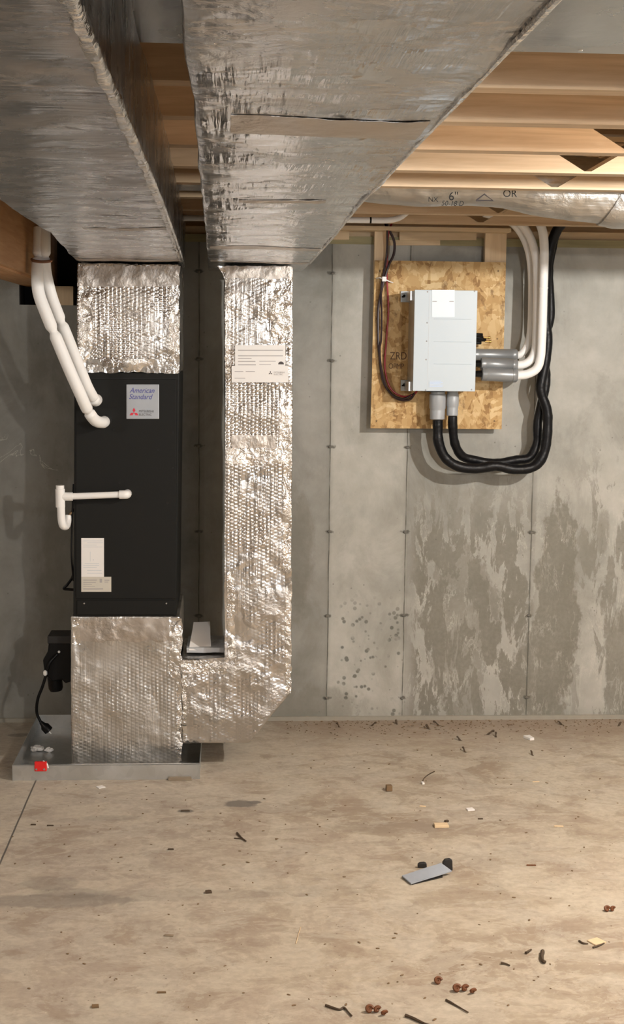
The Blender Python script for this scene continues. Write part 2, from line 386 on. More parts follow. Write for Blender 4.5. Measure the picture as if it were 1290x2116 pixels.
def crumple(bm, step, amp, freq=9, seed=0.0, fine=0.0, keep=None):
    """cut a solid into a grid and push it in and out like wrinkled foil"""
    xs = [v.co for v in bm.verts]
    lo = Vector((min(c.x for c in xs), min(c.y for c in xs), min(c.z for c in xs)))
    hi = Vector((max(c.x for c in xs), max(c.y for c in xs), max(c.z for c in xs)))
    for ax in range(3):
        n = Vector((0, 0, 0)); n[ax] = 1
        k = max(1, int(round((hi[ax]-lo[ax])/step)))
        for i in range(1, k):
            co = Vector((0, 0, 0)); co[ax] = lo[ax]+(hi[ax]-lo[ax])*i/k
            bmesh.ops.bisect_plane(bm, geom=list(bm.verts)+list(bm.edges)+list(bm.faces), plane_co=co, plane_no=n, dist=1e-5)
    bmesh.ops.recalc_face_normals(bm, faces=bm.faces)
    bm.normal_update()
    off = []
    for v in bm.verts:
        p = v.co*freq+Vector((seed, seed*1.7, -seed))
        a = mnoise.noise(p)*amp
        if fine: a += abs(mnoise.noise(v.co*freq*4+Vector((seed, 0, 3))))*fine
        off.append((v, v.normal*a))
    for v, d in off: v.co += d
    return bm
def foil_box(name, bm, mat, parent, step=.025, amp=.003, freq=9, seed=0., fine=0., rnd=.008):
    if rnd: bmesh.ops.bevel(bm, geom=list(bm.edges), offset=rnd, segments=2, affect='EDGES', profile=.5)
    crumple(bm, step, amp, freq, seed, fine)
    return link(name, bm, mat, parent, smooth=True)
def catmull(P, k=8):
    P = [Vector(p) for p in P]
    if len(P) < 3: return P
    Q = [P[0]*2-P[1]]+P+[P[-1]*2-P[-2]]; out = []
    for i in range(1, len(Q)-2):
        a, b, c, d = Q[i-1:i+3]
        for j in range(k):
            t = j/k
            out.append(.5*((2*b)+(c-a)*t+(2*a-5*b+4*c-d)*t*t+(3*b-a-3*c+d)*t**3))
    out.append(P[-1]); return out
def tube(P, r, bm=None, seg=12, k=8, smooth=True, rfun=None, squash=None):
    bm = bm or bmesh.new()
    Q = catmull(P, k) if smooth else [Vector(p) for p in P]
    n = len(Q); T = [(Q[min(i+1, n-1)]-Q[max(i-1, 0)]).normalized() for i in range(n)]
    u = T[0].orthogonal().normalized(); rings = []
    for i in range(n):
        u = (u-T[i]*u.dot(T[i])).normalized(); v = T[i].cross(u)
        rr = r if rfun is None else r*rfun(i/(n-1), Q[i])
        ring = []
        for s in range(seg):
            a = 2*math.pi*s/seg
            ring.append(bm.verts.new(Q[i]+(u*math.cos(a)+v*math.sin(a))*rr))
        rings.append(ring)
    for i in range(n-1):
        for s in range(seg):
            bm.faces.new((rings[i][s], rings[i][(s+1) % seg], rings[i+1][(s+1) % seg], rings[i+1][s]))
    bm.faces.new(rings[0][::-1]); bm.faces.new(rings[-1])
    return bm
def spin(p, axis, prof, bm=None, seg=20):     # profile (distance along the axis, radius) turned about an axis
    ax = Vector(axis).normalized(); p = Vector(p)
    return tube_rings([(p+ax*t, r) for t, r in prof], ax, bm, seg)
def tube_rings(lst, ax, bm=None, seg=20):
    bm = bm or bmesh.new(); u = ax.orthogonal().normalized(); v = ax.cross(u); rings = []
    for q, r in lst:
        rings.append([bm.verts.new(q+(u*math.cos(2*math.pi*s/seg)+v*math.sin(2*math.pi*s/seg))*max(r, 1e-4)) for s in range(seg)])
    for i in range(len(rings)-1):
        for s in range(seg): bm.faces.new((rings[i][s], rings[i][(s+1) % seg], rings[i+1][(s+1) % seg], rings[i+1][s]))
    bm.faces.new(rings[0][::-1]); bm.faces.new(rings[-1]); return bm
def text(name, s, p, size, mat, parent, shear=0.0, facing='y', sx=1.0, roll=0.0):   # raised letters on a face towards the room
    cu = bpy.data.curves.new(name, 'FONT'); cu.body = s; cu.size = size; cu.extrude = .0003; cu.shear = shear
    cu.align_x = 'LEFT'; cu.align_y = 'CENTER'
    tmp = bpy.data.objects.new(name, cu); C.objects.link(tmp)
    dg = bpy.context.evaluated_depsgraph_get(); me = bpy.data.meshes.new_from_object(tmp.evaluated_get(dg))
    bpy.data.objects.remove(tmp)
    R = Matrix.Rotation(roll, 4, 'Y') @ Matrix.Rotation(math.pi/2, 4, 'X') if facing == 'y' else Matrix.Rotation(math.pi, 4, 'X')
    me.transform(Matrix.Translation(Vector(p)-base_of(parent)) @ R @ Matrix.Diagonal((sx, 1, 1, 1)))
    o = bpy.data.objects.new(name, me); C.objects.link(o); o.parent = parent
    me.materials.clear(); me.materials.append(MAT[mat]); return o
def copy_tree(o, parent=None):
    c = o.copy(); C.objects.link(c); c.parent = parent
    for ch in [x for x in bpy.data.objects if x.parent == o]: copy_tree(ch, c)
    return c

# ------------------------------------------------------------------ the room
XL, XR, YB = -3.4, 4.2, -10.5
ZJ = 2.35; ZT = 2.65; ZW = 2.277
STAINS_AND_SHADOW = []  # damp stains, plus the overhead ducts' shadow band painted into the floor colour
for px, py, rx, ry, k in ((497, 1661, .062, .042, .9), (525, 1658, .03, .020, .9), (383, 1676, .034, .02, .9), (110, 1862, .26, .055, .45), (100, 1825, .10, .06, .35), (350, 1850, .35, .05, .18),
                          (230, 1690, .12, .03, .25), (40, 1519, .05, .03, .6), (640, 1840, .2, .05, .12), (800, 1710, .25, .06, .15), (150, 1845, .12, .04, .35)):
    p = atz(px, py, 0); STAINS_AND_SHADOW.append((p.x, p.y, rx, ry, k))
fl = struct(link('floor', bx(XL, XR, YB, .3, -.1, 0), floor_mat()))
WM = wall_mat()
pk0, pk1, pkz = -.950, -.655, 1.978
bm = bx(XL, XR, 0, .22, -.1, pkz); bx(XL, pk0, 0, .22, pkz, ZW, bm); bx(pk1, XR, 0, .22, pkz, ZW, bm); bx(pk0, pk1, .21, .22, pkz, ZW, bm)
wb = struct(link('wall_back', bm, WM))
for sx in SEAMS[:-1]:                                     # broken-off ends of the form ties stand out of the seams
    for i in range(6):
        z = .108+.407*i
        if sx < -1: continue
        b = bmesh.new(); bmesh.ops.create_icosphere(b, subdivisions=2, radius=.006)
        for v in b.verts:
            v.co.x *= 1.5; v.co *= 1+.35*mnoise.noise(v.co*300+Vector((sx*9, i, 0)))
        bmesh.ops.translate(b, verts=b.verts, vec=(sx+random.uniform(-.004, .004), -.002, z+random.uniform(-.003, .003)))
        link('tie_stub', b, 'conc', wb)
struct(link('wall_left', bx(XL-.15, XL, YB, .22, -.1, ZT), 'drywall'))
struct(link('wall_right', bx(XR, XR+.15, YB, .22, -.1, ZT), 'drywall'))
bm = bx(XL, XR, YB-.2, YB, -.1, 1.45); bx(XL, 1.8, YB-.2, YB, 1.45, 2.05, bm); bx(3.0, XR, YB-.2, YB, 1.45, 2.05, bm); bx(XL, XR, YB-.2, YB, 2.05, ZT, bm)
struct(link('wall_front', bm, 'drywall'))
wn = struct(link('window_1', bx(1.8, 3.0, YB-.12, YB-.11, 1.45, 2.05), 'glass'))
b = bx(1.8, 3.0, YB-.14, YB-.09, 1.45, 1.49); bx(1.8, 3.0, YB-.14, YB-.09, 2.01, 2.05, b); bx(1.8, 1.84, YB-.14, YB-.09, 1.49, 2.01, b); bx(2.96, 3.0, YB-.14, YB-.09, 1.49, 2.01, b); bx(2.38, 2.42, YB-.14, YB-.09, 1.49, 2.01, b)
link('window_frame', b, 'pvc', wn)
struct(link('ceiling', bx(XL, XR, YB, .2, ZT, ZT+.03), 'subfloor'))
b = bx(XL, XR, -.014, 0, 0, .020); struct(link('baseboard_back', crumple(b, .08, .002, 6), 'foam_strip'))
struct(link('trim_1', bx(pk1, XR, -.004, .14, ZW, ZW+.036), 'treated'))
bb = bx(XL, pk0, .012, .14, ZW+.036, ZJ); bx(pk1, XR, .012, .14, ZW+.036, ZJ, bb); struct(link('trim_2', bb, 'stud_x'))
b = bx(pk0, pk1, .156, .209, pkz, ZT-.001); bx(pk0, pk0+.004, .002, .156, pkz, ZW, b); bx(pk1-.004, pk1, .002, .156, pkz, ZW, b); bx(pk0+.004, pk1-.004, .002, .156, pkz, pkz+.0004, b); struct(link('pocket_shade', b, 'black_gap'))  # added black lining that paints the shade inside the girder pocket
bb = bx(XL, pk0, .10, .14, ZJ, ZT); bx(pk1, XR, .10, .14, ZJ, ZT, bb); struct(link('trim_3', bb, 'stud_x'))

# ------------------------------------------------------------------ joists
FRONTS = [-5.4, -4.95, -4.50, -4.075, -3.627, -3.17, -2.68, -2.21, -1.765, -1.29, -.80, -.35]
NAMES = {3: 'pale wooden floor joist along the near edge of the galvanized ceiling panel', 4: 'shaded brown floor joist, first one in full view behind the galvanized panel',
         5: 'brown floor joist between the shaded joist and the one with the dark oval knot', 6: 'tan floor joist with a dark oval knot on its face',
         7: 'brightly lit floor joist directly behind the one with the oval knot', 8: 'bright floor joist just in front of the silver flexible duct',
         9: 'floor joist directly behind the silver flexible duct', 10: 'pale floor joist above the white pipe, behind the flexible duct', 11: 'last floor joist before the concrete wall, above the strand board',
         0: 'floor joist nearest the camera above the two foil ducts', 1: 'second floor joist from the camera above the two foil ducts', 2: 'floor joist under the middle of the foil ducts, before the galvanized panel'}
def joist(i, y):
    x0, x1 = XL+.01, XR-.01; z0, z1 = ZJ, ZT-.003; th = .064
    t = thing('floor_joist', NAMES[i], 'joist', (0, y, z0), 'floor joists')
    link('bottom_chord', bx(x0, x1, y, y+th, z0, z0+.007), 'joist', t)
    link('top_chord', bx(x0, x1, y, y+th, z1-.038, z1), 'joist', t)
    # webs: solid end panel, then inverted triangular openings
    zb, zt = z0+.007, z1-.038; hw = .44
    ap = [1.13+1.05*k for k in range(-4 if i in () else 0, 3)]
    segs = []; xs = x0+.001
    poly = [(x0+.001, zb)]
    b = bmesh.new(); prev_t, prev_b = x0+.001, x0+.001
    for a in ap:
        l = a-hw; r = a+hw
        prism([(prev_b, zb), (a-.01, zb), (l, zt), (prev_t, zt)], y+.001, y+th-.001, b)
        prev_b, prev_t = a+.012, min(r, x1-.002)
    prism([(prev_b, zb), (x1-.001, zb), (x1-.001, zt), (prev_t, zt)], y+.001, y+th-.001, b)
    link('web', b, 'joist', t)
    return t
JT = [joist(i, y) for i, y in enumerate(FRONTS)]
def knot(px, py, Y, rx, rz, parent, name='knot'):
    c = aty(px, py, Y); b = bmesh.new()
    ring = [b.verts.new((c.x+rx*math.cos(a)+.25*rx*math.sin(a), Y, c.z+rz*math.sin(a))) for a in [i*math.pi/9 for i in range(18)]]
    f = b.faces.new(ring); r = bmesh.ops.inset_region(b, faces=[f], thickness=min(rx, rz)*.35)
    bmesh.ops.delete(b, geom=[f], context='FACES_ONLY')
    r = bmesh.ops.extrude_face_region(b, geom=list(b.faces)); bmesh.ops.translate(b, verts=[v for v in r['geom'] if isinstance(v, bmesh.types.BMVert)], vec=(0, .001, 0))
    return link(name, b, 'knot', parent)
knot(1157, 283, FRONTS[6]-.0008, .012, .022, JT[6])

# galvanized sheet nailed under one bay
t = thing('ceiling_panel', 'galvanized sheet metal panel nailed under the joists above the ducts', 'panel', (0, -4.5, ZJ-.004))
b = bx(XL+.5, XR-.5, -4.54, -4.02, ZJ-.006, ZJ-.001); crumple(b, .09, .0012, 5)
link('sheet', b, 'galv_sheet', t, True)
for k in range(14):
    x = -1.6+k*.32
    link('nail', spin((x, -4.045, ZJ-.006), (0, 0, -1), [(0, .005), (.0015, .004)], seg=8), 'screw', t)
t['label'] = 'galvanized sheet metal panel nailed under the joists at the top of the picture'

# girder in its pocket
t = thing('girder', 'brown laminated wooden girder running from the wall pocket over the left side', 'beam', (-.85, -4, 2.066))
link('beam_ply', bx(-.935, -.862, YB+.02, .155, 2.066, ZJ-.002), 'girder', t)
link('beam_ply', bx(-.862, -.792, -8.0, .155, 2.066, ZJ-.002), 'girder', t)
link('beam_ply', bx(-.792, -.772, -8.0, -.79, 2.075, ZJ-.002), 'girder', t)
p0, p1 = aty(108, 600, -.005), aty(151, 631, -.005)
o = link('wood_shim', bx(p0.x, p1.x, .0, .15, pkz+.0005, 2.0655), 'stud', None); tag(o, 'yellowish wooden block filling the pocket under the girder end', 'wood block')
# framing that carries the board
nl = link('nailer', bx(aty(700, 470, -.1).x, aty(1052, 470, -.1).x, -.155, -.066, ZJ-.018, ZJ-.001), 'stud_x'); tag(nl, 'horizontal pine board nailed under the joists above the electrical board', 'board')
k = knot(877, 468, -.1562, .006, .007, nl)
def blk(x0, y0, x1, y1, Y, th, lab, mat='stud_x'):
    o = link('blocking', pxplate(x0, y0, x1, y1, Y, th), mat); tag(o, lab, 'wood block'); return o
o = blk(826, 479, 985, 496, -.024, .034, 'short pine block with a knot on the sill between the two short studs'); knot(930, 485, -.0252, .006, .012, o)
blk(686, 475, 722, 495, -.024, .034, 'short pine block on the sill left of the electrical board')
blk(803, 496, 910, 507, -.012, .007, 'thin pale strip under the pine block above the electrical board')
for a, b_, lab in ((775, 803, 'pale short stud behind the left top edge of the strand board'), (1004, 1048, 'pale wide short stud behind the right top edge of the strand board')):
    p, q = aty(a, 470, -.064), aty(b_, 470, -.064)
    o = link('stud', bx(p.x, q.x, -.064, -.026, 1.46, ZJ-.002), 'stud'); tag(o, lab, 'stud', 'studs behind the board')

# ------------------------------------------------------------------ strand board and its branch box
P = [aty(x, y, -.076) for x, y in ((775, 540), (1046, 540), (1037, 886), (766, 886))]
zt_, zb_ = 2.200, 1.423
bd = thing('strand_board', 'square of tan oriented strand board mounted on the concrete wall', 'board', (1.0, -.07, zb_))
b = prism([(P[3].x, zb_), (P[2].x, zb_), (P[1].x, zt_), (P[0].x, zt_)], -.076, -.0645)
link('board', b, 'osb', bd)
pt = aty(806, 736, -.0768); text('stamp', 'ZRD', pt, .05, 'ink_stamp', bd, sx=.8)
pt = aty(803, 757, -.0768); text('stamp', 'OPMP', pt, .035, 'ink_stamp', bd, sx=.8)
for x, y in ((785, 560), (783, 720), (778, 870), (1030, 560), (1028, 700), (1022, 870)):
    link('screw', spin(aty(x, y, -.0762), (0, -1, 0), [(0, .004), (.0015, .003)], seg=8), 'chip_brown', bd)

YF = -.284
bxt = thing('branch_box', 'white enamelled branch control box mounted on the strand board', 'control box', (1.0, -.08, 1.6))
bx0, bx1 = .853, 1.136; bz0, bz1 = 1.606, 2.060
link('casing', bx(bx0, bx1, YF+.004, -.0765, bz0+.002, bz1-.002), 'side_metal', bxt, bevel=.002)
link('front_cover', bx(bx0-.001, bx1+.001, YF, YF+.006, bz0, bz1), 'white_metal', bxt, bevel=.0015)
xs = aty(886, 700, YF).x
link('cover_seam', bx(xs-.0008, xs+.0008, YF-.0006, YF+.001, bz0+.002, bz1-.002), 'ink_pale', bxt)
for y in (659, 706, 752):
    a, b_ = aty(897, y, YF-.0005), aty(975, y, YF-.0005)
    link('embossed_line', bx(a.x, b_.x, YF-.002, YF+.001, a.z-.0014, a.z+.0014), 'white_metal', bxt, bevel=.0008)
link('sticker', pxplate(893, 599, 940, 655, YF-.0012, .001), 'paper_blue', bxt)
st = [c for c in bxt.children if c.name.startswith('sticker')][0] if bxt.children else None
for x in (899, 934): link('sticker_mark', pxplate(x-5, 622, x+4, 623.4, YF-.0016, .0008), 'ink_grey', st)
s2 = link('sticker', pxplate(887, 786, 919, 800, YF-.0012, .001), 'white_metal', bxt)
for k in range(5): link('printed_line', pxplate(888, 787+k*2.7, 917-random.random()*6, 788.3+k*2.7, YF-.0015, .0006), 'ink_sky', s2)
for x, y in ((884, 603), (981, 602), (883, 667), (882, 705), (881, 743), (880, 806), (975, 805)):
    link('cover_screw', spin(aty(x, y, YF-.0002), (0, -1, 0), [(0, .0035), (.0015, .0025)], seg=10), 'ink_grey', bxt)
for ya, yb in ((601, 625), (785, 808)):          # mounting ears with keyholes
    zc = (aty(830, ya, -.09).z+aty(830, yb, -.09).z)/2; hz = .025
    xa = aty(829, ya, -.09).x
    br = link('mounting_bracket', bx(xa, bx0+.01, -.086, -.0782, zc-hz, zc+hz), 'white_metal', bxt, bevel=.001)
    link('bracket_arm', bx(bx0-.014, bx0, -.235, -.086, zc-hz+.004, zc+hz-.004), 'side_metal', bxt)
    b = spin((xa+.016, -.0864, zc+.004), (0, -1, 0), [(0, .006), (.0006, .006)], seg=12); bx(xa+.004, xa+.018, -.0870, -.0862, zc-.004, zc+.003, b)
    link('keyhole', b, 'black_gap', br)
# couplings on the underside
for px, r, ya, yb, lab in ((905, .038, 812, 874, 'wide'), (936, .029, 812, 866, 'narrow')):
    c = aty(px, ya, -.165); e = aty(px, yb, -.165); L = c.z-e.z; c.z = bz0+.004
    b = spin(c, (0, 0, -1), [(0, r*.88), (.02, r*.88), (.024, r), (L*.62, r), (L*.66, r*.9), (L*.7, r*.92), (L*.98, r*.9), (L, r*.8)])
    link('bottom_coupling', b, 'grey_pale', bxt, True)
link('cable_port', bx(.93, 1.01, -.2, -.13, bz0-.006, bz0+.001), 'black_plastic', bxt)
# cylinders on the right side
CY = []
for (ya, Y, r, x0c) in ((733, -.125, .030, 975), (752, -.20, .031, 993), (773, -.235, .033, 995)):
    a = aty(x0c, ya, Y); e = aty(1069, ya+(3 if ya > 740 else 1), Y); L = e.x-a.x; ax = (e-a).normalized()
    b = spin(a, ax, [(0, r*.7), (.003, r*.93), (L*.14, r), (L*.15, r*.96), (L*.86, r*.95), (L*.87, r), (L*.97, r*.96), (L, r*.82)])
    link('side_coupling', b, 'grey_fit', bxt, True)
    CY.append((e, r, Y))
    if x0c > 980:
        link('flare_nut', spin((bx1-.002, Y, a.z), (1, 0, 0), [(0, .012), (.018, .016), (a.x-bx1+.004, .018)], seg=6), 'black_plastic', bxt)
b = bmesh.new()
for k, (px, py, Y) in enumerate(((994, 698, -.17), (990, 708, -.19), (1000, 702, -.15), (993, 692, -.15))):
    c = aty(px, py, Y); spin((bx1-.001, Y, c.z), (1, 0, 0), [(0, .011), (.012, .014), (.02, .009), (c.x-bx1+.012, .008)], b, 8)
link('port_valve', b, 'black_plastic', bxt, True)
b = bmesh.new()
for px, py, Y in ((1006, 698, -.17), (1008, 706, -.18)):
    c = aty(px, py, Y); spin(c-Vector((.012, 0, 0)), (1, 0, 0), [(0, .004), (.018, .004), (.019, .006), (.028, .006), (.03, .003)], b, 10)
link('port_cap', b, 'brass', bxt, True)

# ------------------------------------------------------------------ piping right of the box
def pipe(name, label, cat, pts, r, mat, group=None, rf=None, seg=14, joints=(), jm=None):
    P3 = [aty(x, y, Y) for x, y, Y in pts]
    t = thing(name, label, cat, P3[0], group)
    link('insulation' if 'line' in name or 'hose' in name else 'pipe', tube(P3, r, None, seg, 10, True, rf), mat, t, True)
    for (x, y, Y, dx, dz) in joints:
        c = aty(x, y, Y); ax = Vector((dx, 0, dz)).normalized()
        link('joint_band', spin(c-ax*.004, ax, [(0, r*1.02), (.002, r*1.06), (.006, r*1.06), (.008, r*1.02)], None, 14), jm or mat, t, True)
    return t
rfw = lambda t, q: 1+.03*mnoise.noise(q*14)
RW = .0195
pipe('refrigerant_line', 'white insulated line from the rearmost grey coupling, curving up nearest the strand board', 'pipe',
     [(1068, 735, -.125), (1078, 731, -.125), (1089, 716, -.12), (1096, 690, -.11), (1099, 640, -.11), (1098, 560, -.11), (1090, 510, -.12), (1068, 470, -.13), (1040, 452, -.14), (1000, 441, -.15)], .017, 'white_foam', 'white insulated lines right of the box', rfw)
pipe('refrigerant_line', 'white insulated line from the middle grey coupling, between the two other white lines', 'pipe',
     [(1067, 755, -.20), (1085, 752, -.20), (1101, 738, -.195), (1108, 710, -.185), (1110, 640, -.18), (1110, 560, -.17), (1103, 510, -.17), (1088, 476, -.17), (1066, 452, -.17), (1040, 436, -.17)], RW, 'white_foam', 'white insulated lines right of the box', rfw, joints=[(1110.5, 649, -.18, 0, 1)])
pipe('refrigerant_line', 'outermost white insulated line, from the lowest grey coupling up beside the black hose', 'pipe',
     [(1067, 776, -.235), (1090, 773, -.235), (1109, 762, -.235), (1117, 740, -.235), (1120, 700, -.232), (1123, 600, -.225), (1125, 520, -.222), (1122, 480, -.222), (1112, 452, -.222), (1104, 436, -.222)], RW+.001, 'white_foam', 'white insulated lines right of the box', rfw, joints=[(1123.2, 595, -.2248, 0, 1)])
rfb = lambda t, q: 1+.10*mnoise.noise(q*22)+.05*mnoise.noise(q*70)
pipe('insulated_hose', 'black wrapped hose from the wide coupling, outer of the two under the box', 'hose',
     [(905, 868, -.165), (905, 885, -.165), (907, 915, -.165), (921, 946, -.163), (948, 964, -.16), (985, 968, -.158), (1025, 963, -.157), (1065, 970, -.157), (1102, 965, -.156), (1123, 940, -.156), (1131, 900, -.156), (1131, 850, -.156), (1119, 812, -.156), (1119, 790, -.156), (1127, 750, -.15), (1132, 700, -.15), (1128, 660, -.15), (1130, 560, -.15), (1138, 510, -.155), (1155, 470, -.17), (1180, 448, -.18), (1192, 436, -.185)], .0235, 'black_foam', 'black hoses under the box', rfb)
pipe('insulated_hose', 'black wrapped hose from the narrow coupling, inner of the two under the box', 'hose',
     [(936, 860, -.165), (936, 880, -.163), (940, 915, -.15), (955, 942, -.125), (985, 952, -.108), (1025, 957, -.104), (1065, 951, -.104), (1095, 945, -.104), (1110, 915, -.104), (1112, 870, -.104), (1124, 815, -.104), (1129, 780, -.102), (1122, 720, -.098), (1127, 690, -.096), (1138, 650, -.096), (1134, 560, -.096), (1140, 520, -.10), (1150, 480, -.112), (1172, 450, -.122), (1185, 438, -.13)], .0215, 'black_foam', 'black hoses under the box', rfb)
pipe('service_pipe', 'straight white pipe running under the joists left of the electrical board', 'pipe',
     [(330, 450, -.52), (480, 451, -.52), (640, 453, -.52), (700, 454, -.52), (760, 455, -.52), (800, 455, -.52), (825, 450, -.5), (842, 438, -.48)], .013, 'white_foam', None, None, 14, [(766, 455, -.52, 1, 0)], 'black_plastic')
# wires down the left edge of the board
def wire(label, pts, r, mat, extra=None):
    P3 = [aty(*p) for p in pts]; t = thing('wire', label, 'wire', P3[0], 'wires looping down to the box'); link('sheath', tube(P3, r, None, 8, 8), mat, t, True); return t
wire('dark red wire hanging from the joists and looping into the box bottom', [(828, 440, -.18), (818, 452, -.17), (806, 470, -.12), (801, 500, -.10), (800, 540, -.095), (800, 580, -.092), (803, 640, -.09), (799, 700, -.09), (796, 760, -.09), (806, 800, -.095), (828, 818, -.10), (852, 817, -.12), (862, 808, -.14)], .0045, 'red_wire')
wire('black wire bowing out to the right above the board, crossing the red wire', [(798, 440, -.17), (797, 462, -.13), (806, 478, -.11), (815, 500, -.1), (814, 525, -.1), (803, 550, -.098), (791, 590, -.098), (782, 640, -.09), (782, 700, -.09), (785, 740, -.09), (793, 790, -.095), (818, 822, -.1), (845, 826, -.11), (858, 812, -.13)], .006, 'dark_wire')
wire('black wire on the far left edge of the board, tied to the others', [(803, 440, -.18), (801, 465, -.14), (800, 520, -.105), (794, 560, -.105), (788, 600, -.105), (789, 650, -.095), (788, 700, -.098), (785, 720, -.098), (788, 760, -.1), (802, 806, -.105), (830, 824, -.11), (856, 814, -.12)], .005, 'dark_wire')
t = thing('cable_clip', 'white cable clip holding the wires near the top of the board', 'clip', aty(793, 576, -.1))
link('strap', tube([aty(778, 575, -.078), aty(785, 574, -.108), aty(795, 577, -.114), aty(806, 582, -.108), aty(812, 584, -.078)], .0028, None, 6, 5), 'zip', t, True)
link('saddle', bx(*sorted((aty(789, 576, -.1).x, aty(798, 576, -.1).x)), -.122, -.108, aty(790, 582, -.1).z, aty(790, 572, -.1).z), 'zip', t, bevel=.002)

# ------------------------------------------------------------------ silver flexible duct between the joists
fx = thing('flexible_duct', 'silver jacketed flexible duct running between the joists above the board', 'duct', (1.2, -1.5, ZJ))
Yf = -1.49; rf_ = .115
bots = [(790, 421), (870, 426), (930, 425), (985, 424), (1050, 432), (1110, 445), (1180, 455), (1250, 463), (1300, 470), (1400, 474)]
P3 = [Vector((-1.1, Yf, 2.37+rf_)), Vector((-.5, Yf, 2.358+rf_)), Vector((-.1, Yf, 2.352+rf_)), Vector((.15, Yf, 2.358+rf_)), Vector((.34, Yf, 2.35+rf_))]+[aty(x, y, Yf)+Vector((0, 0, rf_)) for x, y in bots]+[Vector((XR-.05, Yf, 2.27+rf_))]
b = tube(P3, rf_, None, 40, 14, True, lambda t, q: 1+.035*mnoise.noise(q*7)+.03*abs(mnoise.noise(q*19)))
link('jacket', b, 'flex', fx, True)
def under(px, py):                     # point on the front underside of the flexible duct
    p = aty(px, py, Yf-.095); return p+Vector((0, -.012, 0))
for s, x, y, sz, sh in (('6"', 926, 407, .042, .0), ('NX', 884, 413, .024, 0), ('50-18 D', 911, 421, .024, .2), ('OR', 1038, 401, .036, 0)):
    text('printing', s, under(x, y), sz, 'black_gap', fx, sh)
b = tube([under(983, 415), under(1000, 402), under(1018, 415), under(983, 415.2)], .003, None, 5, 1, False); link('printed_mark', b, 'ink_dark', fx)

# ------------------------------------------------------------------ foil wrapped trunk ducts
def trunk_bm(left, right, z0, z1):           # edge paths [(y, x)...] from far to near
    bm = bmesh.new(); ys = [p[0] for p in left]; rows = []
    for (y, xl), (_, xr) in zip(left, right):
        rows.append([bm.verts.new(c) for c in ((xl, y, z0), (xr, y, z0), (xr, y, z1), (xl, y, z1))])
    bm.faces.new(rows[0]); bm.faces.new(rows[-1][::-1])
    for a, b in zip(rows, rows[1:]):
        for i in range(4): bm.faces.new((a[i], b[i], b[(i+1) % 4], a[(i+1) % 4]))
    return bm
ZD = 2.140
LL = [(-.30, -.612), (-.80, -.606), (-2.2, -.540), (-3.2, -.533), (-9.2, -.50)]
LR = [(-.30, -.176), (-.80, -.172), (-2.2, -.158), (-3.2, -.150), (-9.2, -.142)]
RL = [(-.12, -.075), (-.80, -.070), (-2.3, -.058), (-4.5, -.046), (-9.2, -.036)]
RR = [(-.12, .352), (-.80, .347), (-2.3, .333), (-3.3, .317), (-9.2, .317)]
def lerp(path, y):
    for (y0, x0), (y1, x1) in zip(path, path[1:]):
        if y1 <= y <= y0: return x0+(x1-x0)*(y0-y)/(y0-y1)
def trunk(label, L, R, seed, mat, loc):
    t = thing('trunk_duct', label, 'duct', loc, 'foil wrapped trunk ducts')
    b = trunk_bm(L, R, ZD, ZJ-.008); bmesh.ops.recalc_face_normals(b, faces=b.faces)
    foil_box('duct_wrap', b, mat, t, .05, .0055, 5, seed, .002, .006)
    return t
tl = trunk('left foil-wrapped trunk duct overhead, leading to the air handler plenum', LL, LR, 1.3, 'foil_hx', (-.35, -4, ZD))
tr = trunk('right foil-wrapped trunk duct overhead, leading to the upright side duct', RL, RR, 5.1, 'foil_h', (.13, -4, ZD))
def edge_tape(path, side, parent, seed, wd=.05, mat='tape_dull', hgt=.03, y1=-6.4):      # wrinkled tape folded over a lower edge
    b = bmesh.new(); n = 220; rows = []
    for i in range(n+1):
        y = -.84+(y1+.84)*i/n; x = lerp(path, y); s = side
        j = lambda q: mnoise.noise(Vector((y*17, q*7.3+seed, seed)))
        dz = lambda q: -.0045-.0016*abs(j(q+5)); dx = lambda q: .0035+.0022*abs(j(q+9))
        w_ = wd*(1+.5*j(1)); h_ = hgt*(1+.6*j(6))
        pts = [(x-s*w_, ZD-.0015), (x-s*(w_*.75), ZD+dz(1)), (x-s*w_*.3, ZD+dz(2)), (x+s*.0005, ZD+dz(3)+.001), (x+s*dx(3), ZD+.001), (x+s*dx(4), ZD+h_*.7), (x+s*.001, ZD+h_)]
        rows.append([b.verts.new((px, y, pz)) for px, pz in pts])
    for a, c in zip(rows, rows[1:]):
        for i in range(6): b.faces.new((a[i], a[i+1], c[i+1], c[i]))
        b.faces.new((a[6], a[0], c[0], c[6]))
    b.faces.new(rows[0]); b.faces.new(rows[-1][::-1])
    link('corner_tape', b, mat, parent, True)
edge_tape(LR, 1, tl, 2, .014, 'tape', .010); edge_tape(RR, 1, tr, 9, .007, 'tape', .014)
def wrap_off(p, seed):
    return mnoise.noise(p*5+Vector((seed, seed*1.7, -seed)))*.0055+abs(mnoise.noise(p*20+Vector((seed, 0, 3))))*.002
